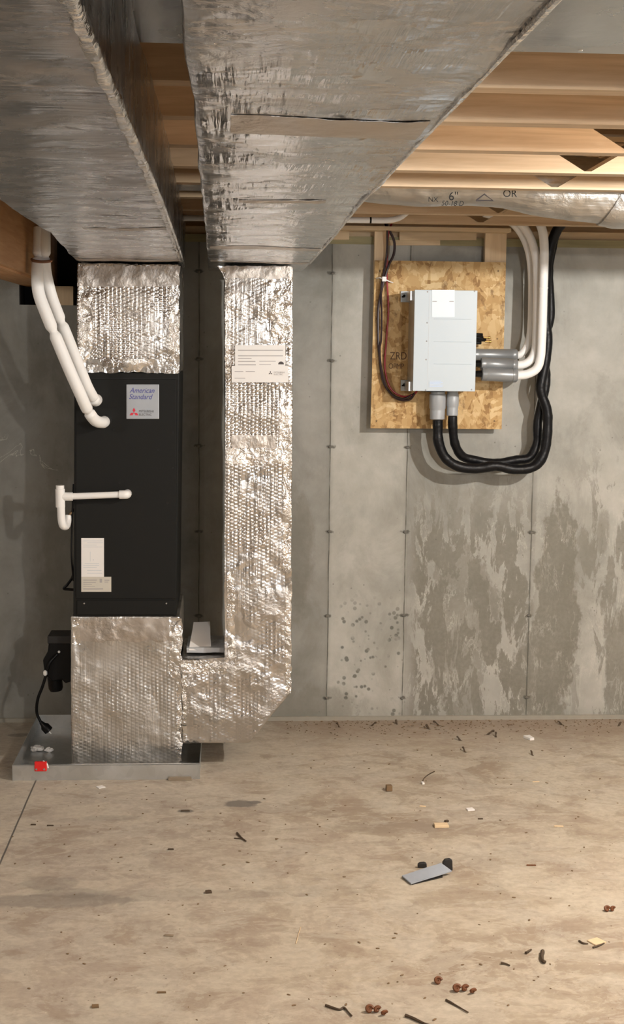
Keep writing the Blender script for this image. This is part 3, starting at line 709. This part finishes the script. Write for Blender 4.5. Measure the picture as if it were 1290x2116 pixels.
def cross_tape(path_l, path_r, y, wd, parent, seed, x0=0, x1=1, mat='tape_dull'):
    sd_ = 1.3 if parent is tl else 5.1
    xl, xr = lerp(path_l, y), lerp(path_r, y); a, c = xl+(xr-xl)*x0+.010, xl+(xr-xl)*x1-.010
    b = bmesh.new(); nx, ny = 60, 12; rows = []
    for k in range(ny+1):
        row = []
        for i in range(nx+1):
            px, py = a+(c-a)*i/nx, y-wd/2+wd*k/ny
            if k in (0, ny): py += .006*mnoise.noise(Vector((px*25, seed*3.1, k)))
            row.append(b.verts.new((px, py, ZD-wrap_off(Vector((px, py, ZD)), sd_)-.0014-.0009*abs(mnoise.noise(Vector((px*50, py*50, seed)))))))
        rows.append(row)
    for u, v in zip(rows, rows[1:]):
        for i in range(nx): b.faces.new((u[i], u[i+1], v[i+1], v[i]))
    r = bmesh.ops.extrude_face_region(b, geom=list(b.faces))
    bmesh.ops.translate(b, verts=[v for v in r['geom'] if isinstance(v, bmesh.types.BMVert)], vec=(0, 0, .0007))
    link('seam_tape', b, mat, parent, True)
cross_tape(LL, LR, -.87, .12, tl, 1); cross_tape(LL, LR, -2.45, .07, tl, 2, .3, 1); cross_tape(RL, RR, -.86, .10, tr, 3); cross_tape(RL, RR, -4.45, .17, tr, 4, .12, .98); cross_tape(RL, RR, -3.3, .05, tr, 5, .2, .8); cross_tape(RL, RR, -1.7, .12, tr, 6, .0, 1)

# ------------------------------------------------------------------ air handler stack
YA = -.80; YBK = -.25
def quad_box(px, Yf_, Yb, extra=None):       # box whose front face has the corners seen in the photograph
    P = [aty(x, y, Yf_) for x, y in px]
    return prism([(p.x, p.z) for p in P], Yf_, Yb)
pn = thing('top_plenum', 'foil-wrapped plenum on top of the black air handler, under the left trunk duct', 'plenum', (-.39, -.52, 1.69))
foil_box('foil_wrap', prism([(-.607, 1.690), (-.186, 1.690), (-.186, ZD-.010), (-.601, ZD-.010)], YA, YBK), 'foil_v', pn, .018, .004, 9, 3.3, .0025)
def tape(parent, x0, y0, x1, y1, Y, mat='tape', amp=.0025, seed=0.0, off=.0035, freq=22):
    P = [aty(x0, y0, Y), aty(x1, y0, Y), aty(x1, y1, Y), aty(x0, y1, Y)]
    b = plate([(p.x, Y-off, p.z) for p in P], off*.8); crumple(b, .010, amp, freq, seed, amp*.8)
    for v in b.verts:
        v.co.x += .008*mnoise.noise(Vector((v.co.x*8, v.co.z*38, seed))); v.co.z += .008*mnoise.noise(Vector((v.co.x*38, v.co.z*8, seed+9)))
    return link('foil_tape', b, mat, parent, True)
tape(pn, 164, 568, 190, 766, YA, seed=1); tape(pn, 350, 568, 371, 766, YA, seed=2); tape(pn, 164, 742, 371, 770, YA, 'tape', seed=3, off=.006); tape(pn, 162, 550, 372, 592, YA, 'tape_dull', seed=4, off=.006)

ah = thing('air_handler', 'black upright air handler cabinet between two foil-wrapped plenums', 'air handler', (-.41, -.5, .67))
xl0, xr0, xl1, xr1 = -.630, -.200, -.616, -.188
link('cabinet', prism([(xl0, .670), (xr0, .670), (xr1, 1.687), (xl1, 1.687)], YA, YBK), 'black_steel', ah, bevel=.003)
def panel(name, x0, y0, x1, y1, off=.004, mat='black_steel', parent=None, bev=.0015, Y=None):
    return link(name, pxplate(x0, y0, x1, y1, (Y or YA)-off, off-.0002), mat, parent or ah, bevel=bev)
panel('front_panel', 157, 784, 364, 1237); panel('access_panel', 159, 1241, 362, 1270, .006)
panel('panel_gap', 156, 780.5, 369, 783.5, .0012, 'black_gap', bev=0)
for x, y in ((174, 1247), (344, 1247)): link('panel_screw', spin(aty(x, y, YA-.006), (0, -1, 0), [(0, .0045), (.002, .003)], seg=10), 'screw', ah)
for x, y in ((327, 929), (357, 967), (247, 998), (283, 1027), (346, 1040), (174, 1038), (235, 887), (357, 894)):
    link('hole_plug', spin(aty(x, y, YA-.004), (0, -1, 0), [(0, .005), (.0012, .0045)], seg=10), 'black_gap', ah)
link('pipe_grommet', spin(aty(221, 868, YA-.004), (0, -1, 0), [(0, .022), (.004, .019)], seg=18), 'black_gap', ah)
bg = panel('brand_badge', 261, 794, 329, 866, .006, 'badge', bev=.003)
Yb_ = YA-.0063
text('lettering', 'American', aty(268, 807, Yb_), .030, 'ink_blue', bg, .35, sx=.86)
text('lettering', 'Standard', aty(266, 820, Yb_), .030, 'ink_blue', bg, .35, sx=.88)
text('lettering', 'MITSUBISHI', aty(287, 850, Yb_), .0135, 'ink_dark', bg, 0, sx=.9)
text('lettering', 'ELECTRIC', aty(287, 857, Yb_), .0135, 'ink_dark', bg, 0, sx=.9)
def diamonds(px, py, s, Y, mat, parent):
    c = aty(px, py, Y); b = bmesh.new()
    for k in range(3):
        a = math.pi/2+k*2*math.pi/3; u = Vector((math.cos(a), 0, math.sin(a))); v = Vector((-u.z, 0, u.x))
        pts = [c, c+u*s*.5+v*s*.29, c+u*s, c+u*s*.5-v*s*.29]; plate([tuple(p) for p in pts], .0004, b)
    link('emblem', b, mat, parent)
diamonds(277, 853, .021, Yb_-.0004, 'ink_red', bg)
lb = panel('wiring_label', 168, 1112, 215, 1192, .0048, 'paper', bev=0)
lines = [(172, 1117, 212, 1118), (180, 1121, 213, 1122), (172, 1126, 200, 1127), (172, 1130, 212, 1131), (186, 1140, 187, 1160), (192, 1156, 194, 1158), (175, 1164, 205, 1165.3), (172, 1168, 205, 1169.4), (172, 1172, 200, 1173.4), (180, 1178, 210, 1179.3), (180, 1184, 211, 1185.4)]
b = bmesh.new()
for l in lines: pxplate(*l, YA-.0052, .0004, b)
link('printing', b, 'ink_pale', lb)
lb = panel('rating_label', 168, 1192, 230, 1223, .0055, 'tan_label', bev=0)
b = bmesh.new()
for l in ((172, 1198, 200, 1199.5), (172, 1203, 198, 1204.5), (172, 1207, 190, 1208.3), (172, 1211, 196, 1212.3), (172, 1216, 213, 1218), (206, 1196, 211, 1204), (216, 1198, 226, 1200), (216, 1202, 224, 1203.5)): pxplate(*l, YA-.0059, .0004, b)
link('printing', b, 'ink_grey', lb)

bp = thing('base_plenum', 'foil-wrapped plenum under the air handler, standing in the drain pan', 'plenum', (-.41, -.5, .003))
foil_box('foil_wrap', prism([(-.645, .012), (-.186, .012), (-.186, .668), (-.643, .668)], YA+.01, YBK), 'foil_low', bp, .018, .0035, 9, 8.1, .002)
tape(bp, 151, 1277, 374, 1325, YA+.01, 'tape_dull', seed=5); tape(bp, 350, 1277, 375, 1400, YA+.01, seed=6, off=.005); tape(bp, 150, 1277, 166, 1330, YA+.01, seed=7, off=.006)
tape(bp, 366, 1400, 375, 1572, YA+.01, seed=8)
link('exposed_liner', bx(-.625, -.215, YA+.002, YA+.03, .0035, .030), 'black_gap', bp)
for k in range(6):
    x = -.615+k*.075; 
# upright side duct with its elbow
sd = thing('side_duct', 'upright foil-wrapped duct with an elbow joining the base plenum', 'duct', (.14, -.56, .112))
out = [(-.004, ZD-.010), (.279, ZD-.010), (.288, .338), (.110, .112), (-.182, .112), (-.182, .481), (.011, .480)]
foil_box('foil_wrap', prism(out, -.78, -.35), 'foil_side', sd, .018, .004, 9, 12.7, .0025)
YS = -.78
for i, a in enumerate(((560, 556, 603, 720, 0), (578, 790, 602, 925, 0), (470, 926, 602, 958, 0), (585, 958, 601, 1180, 0), (466, 556, 474, 770, 0), (470, 1180, 485, 1360, 0), (376, 1364, 470, 1392, 0), (590, 1180, 602, 1430, 0), (377, 1370, 386, 1530, 0))):
    tape(sd, *a[:4], YS, 'tape', seed=20+i, off=.004+.0007*(i % 3))
tape(sd, 466, 550, 604, 576, YS, 'tape_dull', seed=40, off=.006)
tape(sd, 480, 900, 570, 926, YS, 'tape_dull', seed=41, off=.004)
# loose flap of tape at the top left corner
b = prism([(p.x, p.z) for p in (aty(449, 549, YS), aty(468, 551, YS), aty(468, 590, YS), aty(460, 565, YS))], YS-.004, YS-.001); link('loose_flap', b, 'tape', sd)
# paper notices
def sheet(x0, y0, x1, y1, Y, lab): return link('notice', pxplate(x0, y0, x1, y1, Y, .001), 'paper', sd)
s1 = sheet(486, 713, 590, 758, YS-.0145, ''); s2 = sheet(479, 756, 596, 790, YS-.017, '')
b = bmesh.new()
for l in ((492, 723, 585, 724.6), (492, 734.5, 585, 736), (492, 740, 520, 741.5), (492, 746, 528, 747.6), (536, 746, 570, 747), (492, 753, 529, 754.6), (536, 753, 560, 754)): pxplate(*l, YS-.0149, .0004, b)
link('printing', b, 'ink_grey', s1)
c = aty(581, 753, YS-.015); b = bmesh.new(); plate([(c.x+.012*math.cos(a), YS-.0151, c.z+.012*math.sin(a)) for a in [i*math.pi/10 for i in range(11)]], .0005, b); link('emblem', b, 'ink_dark', s1)
b = bmesh.new()
for l in ((485, 767, 503, 768.6), (508, 767, 527, 768.6), (485, 781, 507, 782)): pxplate(*l, YS-.0174, .0004, b)
link('printing', b, 'ink_grey', s2)
diamonds(559, 771, .009, YS-.0175, 'ink_dark', s2); text('lettering', 'MITSUBISHI', aty(566, 769.5, YS-.0175), .009, 'ink_grey', s2); text('lettering', 'ELECTRIC', aty(566, 773.8, YS-.0175), .009, 'ink_grey', s2)

# document bag on the elbow
zt = .490
dbg = thing('document_bag', 'clear plastic bag of white papers lying on the duct elbow', 'bag', (-.10, -.6, zt))
b = bx(-.160, .000, -.70, -.45, zt, zt+.022); crumple(b, .02, .004, 16, 3); link('plastic_bag', b, 'bag', dbg, True)
b = bmesh.new(); P = [Vector(v) for v in ((-.150, -.705, zt+.012), (-.055, -.69, zt+.012), (-.062, -.52, zt+.052), (-.133, -.53, zt+.050))]
a = [b.verts.new(p) for p in P]; P[2].z += .045; P[3].z += .045; b.verts.ensure_lookup_table(); a[2].co.z = P[2].z; a[3].co.z = P[3].z; c2 = [b.verts.new(p+Vector((0, .002, .004))) for p in P]; b.faces.new(a); b.faces.new(c2[::-1])
for i in range(4): b.faces.new((a[i], c2[i], c2[(i+1) % 4], a[(i+1) % 4]))
crumple(b, .02, .002, 14, 1); link('papers', b, 'paper', dbg, True)

# ------------------------------------------------------------------ white insulated lines on the left
def sausage(cuts, amp=.38, wdt=.014):
    def f(t, q):
        r = 1+.02*mnoise.noise(q*12)
        for c in cuts:
            d = abs(t-c)/wdt
            if d < 1: r -= amp*(1-d)
        return r
    return f
def lineset(label, pts, r, cuts):
    P3 = [aty(*p) for p in pts]; t = thing('refrigerant_line', label, 'pipe', P3[0], 'white lines to the air handler')
    link('insulation', tube(P3, r, None, 18, 14, True, sausage(cuts)), 'white_foam', t, True); return t
lineset('left one of two white insulated lines, ending lower on the air handler', [(82, 470, -1.02), (80, 520, -1.03), (77, 560, -1.05), (80, 605, -1.06), (96, 650, -1.06), (120, 708, -1.05), (146, 770, -1.04), (165, 812, -1.02), (180, 845, -.98), (196, 868, -.93), (211, 873, -.87), (216, 871, -.80)], .0235, (.115, .42, .745))
lineset('right one of two white insulated lines, ending higher on the air handler', [(92, 470, -1.02), (92, 520, -1.03), (94, 560, -1.02), (104, 605, -1.01), (118, 645, -1.0), (140, 700, -.99), (160, 750, -.98), (178, 795, -.96), (191, 820, -.92), (197, 828, -.87), (200, 826, -.80)], .0235, (.125, .44, .82))
t = thing('strap_band', 'dark band around the two white lines below the left trunk duct', 'band', aty(86, 537, -1.05))
P4 = [aty(66, 536, -1.03), aty(70, 539, -1.062), aty(86, 541, -1.07), aty(102, 540, -1.062), aty(106, 538, -1.03), aty(100, 536, -1.0), aty(72, 536, -1.0)]
link('band', tube(P4+[P4[0]], .006, None, 8, 6), 'knot', t, True)
# condensate drain
YD = -.845
dr = thing('drain_pipe', 'white plastic condensate drain with a tee beside the air handler', 'pipe', aty(262, 1022, YD))
c0, c1 = aty(262, 1022, YD), aty(140, 1026, YD)
b = tube([(c0.x, YA-.004, c0.z), (c0.x, YD+.012, c0.z), (c0.x-.006, YD, c0.z), (c0.x-.03, YD, c0.z-.0005)], .018, None, 18, 8); link('elbow', b, 'pvc', dr, True)
link('pipe', tube([c0-Vector((.02, 0, 0)), c1], .0135, None, 18, 1, False), 'pvc', dr, True)
a = aty(124, 1003, YD); e = aty(125, 1048, YD)
b = spin(a, (e-a), [(0, .017), (.014, .017), (.015, .0195), ((e-a).length, .0195)]); m_ = aty(125, 1026, YD); spin(m_, (1, 0, 0), [(0, .0175), (.05, .0175)], b); link('tee', b, 'pvc', dr, True)
link('trap', tube([aty(126, 1044, YD), aty(127, 1070, YD), aty(130, 1085, YD+.004), aty(136, 1087, YD+.03), aty(139, 1078, YD+.05), aty(140, 1066, YD+.06)], .0165, None, 16, 8), 'pvc', dr, True)
t = thing('thermostat_wire', 'short frayed brown wire end sticking out beside the drain trap', 'wire', aty(150, 1060, -.78))
link('sheath', tube([aty(153, 1053, -.76), aty(147, 1060, -.79), aty(142, 1066, -.79), aty(145, 1074, -.78)], .005, None, 8, 6), 'chip_brown', t, True)
t = thing('cable', 'thin black cable looping out of the air handler side above the pump', 'cable', aty(152, 1190, -.5))
link('sheath', tube([aty(156, 1130, -.45), aty(152, 1185, -.5), aty(140, 1207, -.5), aty(132, 1216, -.5), aty(143, 1218, -.5), aty(158, 1219, -.5)], .006, None, 8, 6), 'black_plastic', t, True)
link('sheath', tube([aty(152, 1000, -.79), aty(149, 1080, -.79), aty(148, 1150, -.79), aty(152, 1200, -.77)], .004, None, 8, 6), 'black_plastic', t, True)
# pump
YP = -.52
pm = thing('condensate_pump', 'black pump motor fixed to the left side of the base plenum', 'pump', aty(118, 1430, YP))
pts = [aty(x, y, YP) for x, y in ((104, 1322), (112, 1309), (150, 1309), (150, 1402), (138, 1406), (131, 1398), (112, 1402), (96, 1388), (92, 1358), (102, 1340))]
b = prism([(p.x, p.z) for p in pts], YP-.06, YP+.06); link('housing', b, 'black_plastic', pm, bevel=.006)
link('lid', bx(aty(102, 1322, YP).x, aty(150, 1322, YP).x, YP-.066, YP+.066, aty(110, 1324, YP).z, aty(110, 1309, YP).z+.002), 'rubber', pm, bevel=.004)
ax = aty(115, 1430, YP)-aty(110, 1390, YP); link('motor', spin(aty(111, 1385, YP), ax, [(0, .032), (ax.length*.9, .032), (ax.length*1.05, .026), (ax.length*1.1, .012)]), 'black_plastic', pm, True)
link('outlet', spin(aty(139, 1398, YP), (0, 0, -1), [(0, .014), (.022, .014)]), 'black_plastic', pm, True)
link('label_dot', spin(aty(122, 1347, YP-.062), (0, -1, 0), [(0, .006), (.002, .005)], seg=10), 'zip', pm)
pc = thing('power_cord', 'black power cord with a plug hanging from the pump into the pan', 'cord', aty(95, 1390, -.6))
link('cable', tube([aty(118, 1352, -.585), aty(103, 1370, -.60), aty(96, 1392, -.60), aty(88, 1418, -.60), aty(78, 1445, -.60), aty(76, 1472, -.59), aty(84, 1492, -.59)], .0065, None, 10, 10), 'black_plastic', pc, True)
ax = aty(101, 1510, -.59)-aty(84, 1492, -.59); pl_ = link('plug', spin(aty(84, 1492, -.59), ax, [(0, .008), (ax.length*.3, .012), (ax.length*.5, .020), (ax.length, .021), (ax.length*1.05, .014)], seg=12), 'black_plastic', pc, True)
e_ = aty(101, 1510, -.59); link('plug_prong', spin(e_, ax, [(0, .003), (.016, .003)], seg=6), 'screw', pl_)
link('cord_tag', spin(aty(94, 1388, -.6)+Vector((0, -.008, .008)), (0, 0, -1), [(0, .004), (.006, .009), (.018, .009), (.024, .004)], seg=8), 'zip', pc)

# drain pan
pa = thing('drain_pan', 'galvanized drain pan on the floor under the base plenum', 'pan', (-.48, -.52, 0))
x0, x1, y0, y1, h = -.871, -.101, -.915, -.126, .066
link('pan_floor', bx(x0, x1, y0, y1, .0002, .003), 'galv', pa)
for nm, q in (('front_lip', (x0, x1, y0-.003, y0, 0, h)), ('back_lip', (x0, x1, y1, y1+.003, 0, h)), ('side_lip', (x0-.003, x0, y0-.003, y1+.003, 0, h)), ('side_lip', (x1, x1+.003, y0-.003, y1+.003, 0, h))):
    b = bx(*q)
    if nm == 'front_lip': bx(x0, x1, y0-.003, y0+.010, h-.003, h+.0005, b)
    link(nm, b, 'galv', pa, bevel=.0008)
fs = thing('float_switch', 'small red float switch clipped over the front lip of the pan', 'switch', aty(85, 1592, y0-.01))
c = aty(85, 1584, y0-.01)
link('body', bx(c.x-.026, c.x+.024, y0-.022, y0-.0035, c.z-.018, c.z+.022), 'red_plastic', fs, bevel=.003)
link('clip', bx(c.x-.018, c.x+.018, y0-.0035, y0+.014, h+.001, h+.010), 'red_plastic', fs, bevel=.002)
link('stem', tube([(c.x+.004, y0+.008, h+.008), (c.x+.010, y0-.006, h+.016), (c.x+.024, y0-.012, h+.006), (c.x+.028, y0-.012, h-.01)], .004, None, 8, 6), 'zip', fs, True)
for dx in (-.018, .014): link('screw', spin((c.x+dx, y0-.022, c.z-.008), (0, -1, 0), [(0, .005), (.002, .004)], seg=10), 'screw', fs)
def crumpled(name, p, s, mat, seed, label, cat, flat=.5, group=None):
    b = bmesh.new(); bmesh.ops.create_icosphere(b, subdivisions=3, radius=1)
    for v in b.verts:
        v.co *= 1+.5*mnoise.noise(v.co*1.7+Vector((seed, 0, 0)))+.22*mnoise.noise(v.co*4.2+Vector((0, seed, 0)))
        v.co = Vector((v.co.x*s[0], v.co.y*s[1], v.co.z*s[2]*flat))
    mz = min(v.co.z for v in b.verts); bmesh.ops.translate(b, verts=b.verts, vec=(p.x, p.y, p.z-mz))
    o = link(name, b, mat, None, False); tag(o, label, cat, group); return o
def origin_to(o, p):
    me = o.data; me.transform(Matrix.Translation(-Vector(p))); o.location = p
crumpled('paper_scrap', atz(76, 1552, .0035), (.030, .022, .020), 'paper', 1.2, 'larger crumpled white paper scrap in the pan behind the red switch', 'paper scrap', .6)
crumpled('paper_scrap', atz(101, 1555, .0035), (.017, .012, .016), 'paper', 4.2, 'smaller crumpled white scrap in the pan, nearer the plenum', 'paper scrap', .6)
crumpled('paper_scrap', atz(99, 1500, .0035), (.018, .014, .018), 'paper', 6.2, 'white scrap in the pan beside the black plug', 'paper scrap', .6)

# ------------------------------------------------------------------ litter on the floor
def chip(px, py, L, W, T, rot, mat, label, cat='wood chip', name='wood_chip', z=0.0, taper=1.0):
    p = atz(px, py, z); b = bmesh.new()
    pts = [(-L/2, -W/2), (L/2, -W/2*taper), (L/2*.93, W/2*taper), (-L/2*.95, W/2)]
    a = [b.verts.new((x, y, 0)) for x, y in pts]; c = [b.verts.new((x*.97, y*.97, T)) for x, y in pts]
    b.faces.new(a[::-1]); b.faces.new(c)
    for i in range(4): b.faces.new((a[i], a[(i+1) % 4], c[(i+1) % 4], c[i]))
    bmesh.ops.rotate(b, verts=b.verts, matrix=Matrix.Rotation(rot, 3, 'Z')); bmesh.ops.translate(b, verts=b.verts, vec=(p.x, p.y, z+.0003))
    o = link(name, b, mat, None, bevel=min(T, W)*.12); tag(o, label, cat); return o
def twig(pts, r, label, mat='twig', fork=None, name='twig'):
    P3 = [atz(x, y, r*1.02) for x, y in pts]; b = tube(P3, r, None, 6, 5, True, lambda t, q: 1.15-.5*t+.3*mnoise.noise(q*60))
    if fork: tube([atz(x, y, r) for x, y in fork], r*.7, b, 6, 4)
    for v in b.verts: v.co.z = max(v.co.z, .0002)
    o = link(name, b, mat, None, True); tag(o, label, 'twig' if name == 'twig' else name); return o
def leaf(px, py, s, rot, label, lobes=3):
    p = atz(px, py, 0); b = bmesh.new()
    for k in range(lobes):
        s = s*(.9 if k else 1)
        c = Vector((math.cos(rot)*(k-(lobes-1)/2)*s*1.2, math.sin(rot)*(k-(lobes-1)/2)*s*1.2+(.35*s if k % 2 else -.2*s), s*.5))
        P4 = [c+Vector((math.cos(a)*s*.5*(1-.08*i), math.sin(a*1.1+k)*s*.25, math.sin(a)*s*.26)) for i, a in enumerate([j*.75 for j in range(9)])]
        tube([p+q for q in P4], s*.26, b, 6, 3)
    mz = min(v.co.z for v in b.verts); bmesh.ops.translate(b, verts=b.verts, vec=(0, 0, -mz+.0002))
    o = link('curled_leaf', b, 'leaf', None, True); tag(o, label, 'leaf'); return o
chip(912, 1708, .056, .034, .010, .03, 'chip', 'tan wooden chip behind the blue grey strip')
chip(972, 1674, .030, .026, .006, .2, 'paper', 'small white chip further back right of the tan chip', 'chip')
chip(1094, 1527, .055, .022, .012, 1.9, 'paper', 'white tapered scrap near the wall under the damp streaks', 'paper scrap', 'paper_scrap', taper=1.6)
chip(804, 1634, .026, .026, .024, .1, 'chip_brown', 'small brown wooden cube on the bare floor below the pale wall panel')
chip(1233, 1947, .045, .04, .004, .5, 'chip', 'pale flat wood chip near the right edge of the floor')
chip(372, 1611, .100, .03, .012, 0.02, 'shim', 'weathered wooden shim against the front of the drain pan', 'shim', 'shim')
chip(431, 1845, .022, .016, .007, .1, 'twig', 'black oval pebble on the floor below the side duct', 'pebble', 'pebble')
chip(383, 1676, .036, .012, .003, .0, 'twig', 'dark flat disc in front of the wooden shim', 'debris', 'debris_scrap')
chip(874, 1620, .010, .020, .008, .2, 'paper', 'tiny white scrap below the bent thin stem', 'paper scrap', 'paper_scrap')
chip(1108, 1616, .03, .006, .003, .1, 'chip', 'narrow pale sliver under the white tapered scrap', 'wood chip')
chip(874, 1667, .026, .012, .003, -.3, 'chip', 'faint pale flake left of the small white chip', 'wood chip')
chip(208, 1627, .030, .030, .003, .6, 'paper', 'white smear-like flake in front of the drain pan', 'flake', 'paper_scrap')
chip(1155, 1708, .036, .01, .003, -.1, 'chip', 'long pale sliver on the right half of the floor', 'wood chip')
chip(1098, 1789, .034, .006, .004, -.05, 'leaf', 'thin reddish splinter right of the blue grey strip', 'splinter', 'splinter')
chip(923, 1699, .016, .01, .008, .4, 'twig', 'black crumb touching the tan wooden chip', 'debris', 'debris_scrap')
chip(993, 1693, .020, .006, .004, 0, 'twig', 'dark splinter below the small white chip', 'splinter', 'splinter')
chip(334, 2052, .026, .006, .004, 0, 'chip_brown', 'brown splinter at the bottom left of the floor', 'splinter', 'splinter')
chip(104, 1707, .026, .006, .004, 0, 'twig', 'right one of two short dark slivers left of centre floor', 'splinter', 'splinter')
chip(69, 1705, .020, .006, .004, -.1, 'twig', 'left one of two short dark slivers near the floor joint', 'splinter', 'splinter')
chip(197, 2081, .020, .016, .005, .1, 'chip_brown', 'brown crumb at the bottom left corner area', 'debris', 'debris_scrap')
chip(353, 1756, .022, .008, .004, 0, 'twig', 'dark crumb below the flat disc on the left floor', 'debris', 'debris_scrap')
chip(349, 1934, .030, .012, .003, -.2, 'shim', 'grey flake left of bottom centre', 'flake', 'debris_scrap')
twig([(673, 2077), (690, 2083), (703, 2086), (711, 2082), (720, 2091), (727, 2099)], .0035, 'bent dark twig at the bottom centre of the floor')
twig([(922, 2066), (940, 2076), (968, 2092)], .003, 'straight thin twig right of the lower curled leaves')
twig([(838, 2098), (852, 2103), (880, 2116), (905, 2124)], .0042, 'dark knobbly twig cut by the bottom edge of the picture')
twig([(490, 1721), (498, 1730), (509, 1738)], .0035, 'forked twig on the floor below the chamfered duct corner', fork=[(508, 1738), (500, 1733), (484, 1732)])
twig([(898, 1594), (885, 1601), (876, 1609), (874, 1616)], .0022, 'bent thin stem on the floor below the strand board')
twig([(1122, 1965), (1120, 1978), (1123, 1986), (1128, 1988)], .006, 'short thick dark curl right of the lower leaves')
twig([(1087, 1969), (1098, 1962)], .004, 'short dark stub left of the thick dark curl')
twig([(1226, 1958), (1238, 1954), (1249, 1949)], .003, 'dark sliver along the lower edge of the pale flat chip')
twig([(1197, 1944), (1206, 1949), (1216, 1950)], .003, 'dark sliver at the left tip of the pale flat chip')
twig([(1035, 1990), (1044, 1991), (1054, 1995)], .0035, 'short dark twig left of the thick dark curl, lower down')
twig([(612, 1950), (617, 1930), (622, 1915)], .0012, 'hair-thin pale straw standing out left of centre', 'chip')
leaf(780, 2094, .020, -.5, 'rust brown curled leaf at the bottom edge, between two twigs')
leaf(962, 2050, .021, -.35, 'rust brown curled leaf with two coils, upper right of the twigs')
leaf(905, 2031, .020, .1, 'single coiled brown seed left of the two-coil leaf', 1)
leaf(1261, 1883, .018, -.4, 'dark red curled leaf near the right edge of the floor', 2)
# blue grey strip with black ends
st = thing('cut_strip', 'blue grey folded strip with black rubber pieces on the middle right floor', 'strip', atz(885, 1805, 0))
P = [atz(831, 1809, .010), atz(912, 1783, .030), atz(934, 1799, .016), atz(850, 1825, .008)]
b = bmesh.new(); a = [b.verts.new(p) for p in P]; c = [b.verts.new(p-Vector((0, 0, .004))) for p in P]; b.faces.new(a); b.faces.new(c[::-1])
for i in range(4): b.faces.new((a[i], c[i], c[(i+1) % 4], a[(i+1) % 4]))
link('strip', crumple(b, .02, .001, 20), 'blue_grey', st, True)
P = [atz(831, 1810, .005), atz(914, 1797, .010), atz(915, 1812, .003), atz(852, 1827, .003)]
b = bmesh.new(); a = [b.verts.new(p) for p in P]; c = [b.verts.new(p-Vector((0, 0, .0028))) for p in P]; b.faces.new(a); b.faces.new(c[::-1])
for i in range(4): b.faces.new((a[i], c[i], c[(i+1) % 4], a[(i+1) % 4]))
link('backing', b, 'rubber', st)
for (px, py, L, Hh) in ((925, 1799, .036, .044), (873, 1793, .032, .020)):
    p = atz(px, py, 0); b = prism([(p.x-L/2, .001), (p.x+L/2, .001), (p.x+L/2*.9, Hh*.85), (p.x+L*.2, Hh), (p.x-L*.3, Hh*.95), (p.x-L/2, Hh*.7)], p.y-.006, p.y+.008)
    link('rubber_piece', b, 'rubber', st, bevel=.003)
# leaf litter against the wall foot: bits that can be told apart, then uncountable crumbs
for i, (px, py, s) in enumerate(((905, 1499, .05), (1010, 1518, .05), (1025, 1522, .035), (770, 1500, .03), (700, 1502, .03), (950, 1530, .03), (820, 1496, .03), (1160, 1498, .03), (1280, 1500, .03), (885, 1506, .03), (960, 1553, .04), (1100, 1560, .035))):
    a = random.uniform(0, 3)
    p = atz(px, py, 0); b = tube([p+Vector((math.cos(a)*s*t, math.sin(a)*s*t*.6, .004+.012*math.sin(t*3))) for t in (-.5, -.2, .1, .4, .6)], .0045, None, 6, 4, True, lambda t, q: 1+.6*mnoise.noise(q*80))
    for v in b.verts: v.co.z = max(v.co.z, .0003)
    o = link('dead_leaf', b, 'twig', None, True); tag(o, 'dark shrivelled leaf fragment in the dirt along the foot of the wall', 'leaf', 'leaf fragments along the wall')
b = bmesh.new()
for k in range(1100):
    if k < 500: x, y = random.uniform(.3, 2.0), -.02-abs(random.gauss(0, .12))
    else: x, y = random.uniform(-1.0, 1.6), random.uniform(-4.3, -.15)
    if x < -.08 and y > -.95 or (x < .3 and y > -.9): continue
    s = random.uniform(.0012, .004); a = random.uniform(0, 3.14)
    M4 = Matrix.Translation((x, y, s*.4)) @ Matrix.Rotation(a, 4, 'Z') @ Matrix.Diagonal((s*random.uniform(1, 2.4), s, s*.5, 1))
    bmesh.ops.create_icosphere(b, subdivisions=1, radius=1, matrix=M4)
o = link('grit', b, 'chip_brown', None); tag(o, 'scattered brown grit and dirt crumbs across the concrete floor', 'dirt'); o['kind'] = 'stuff'
bpy.context.view_layer.update()
# put the origin of every one-mesh thing at its own base
for o in list(C.objects):
    if o.type == 'MESH' and o.parent is None and 'label' in o.keys() and o.location.length == 0 and not o.children:
        vs = [v.co for v in o.data.vertices]
        lo = Vector((min(v.x for v in vs), min(v.y for v in vs), min(v.z for v in vs))); hi = Vector((max(v.x for v in vs), max(v.y for v in vs), max(v.z for v in vs)))
        origin_to(o, Vector(((lo.x+hi.x)/2, (lo.y+hi.y)/2, lo.z)))
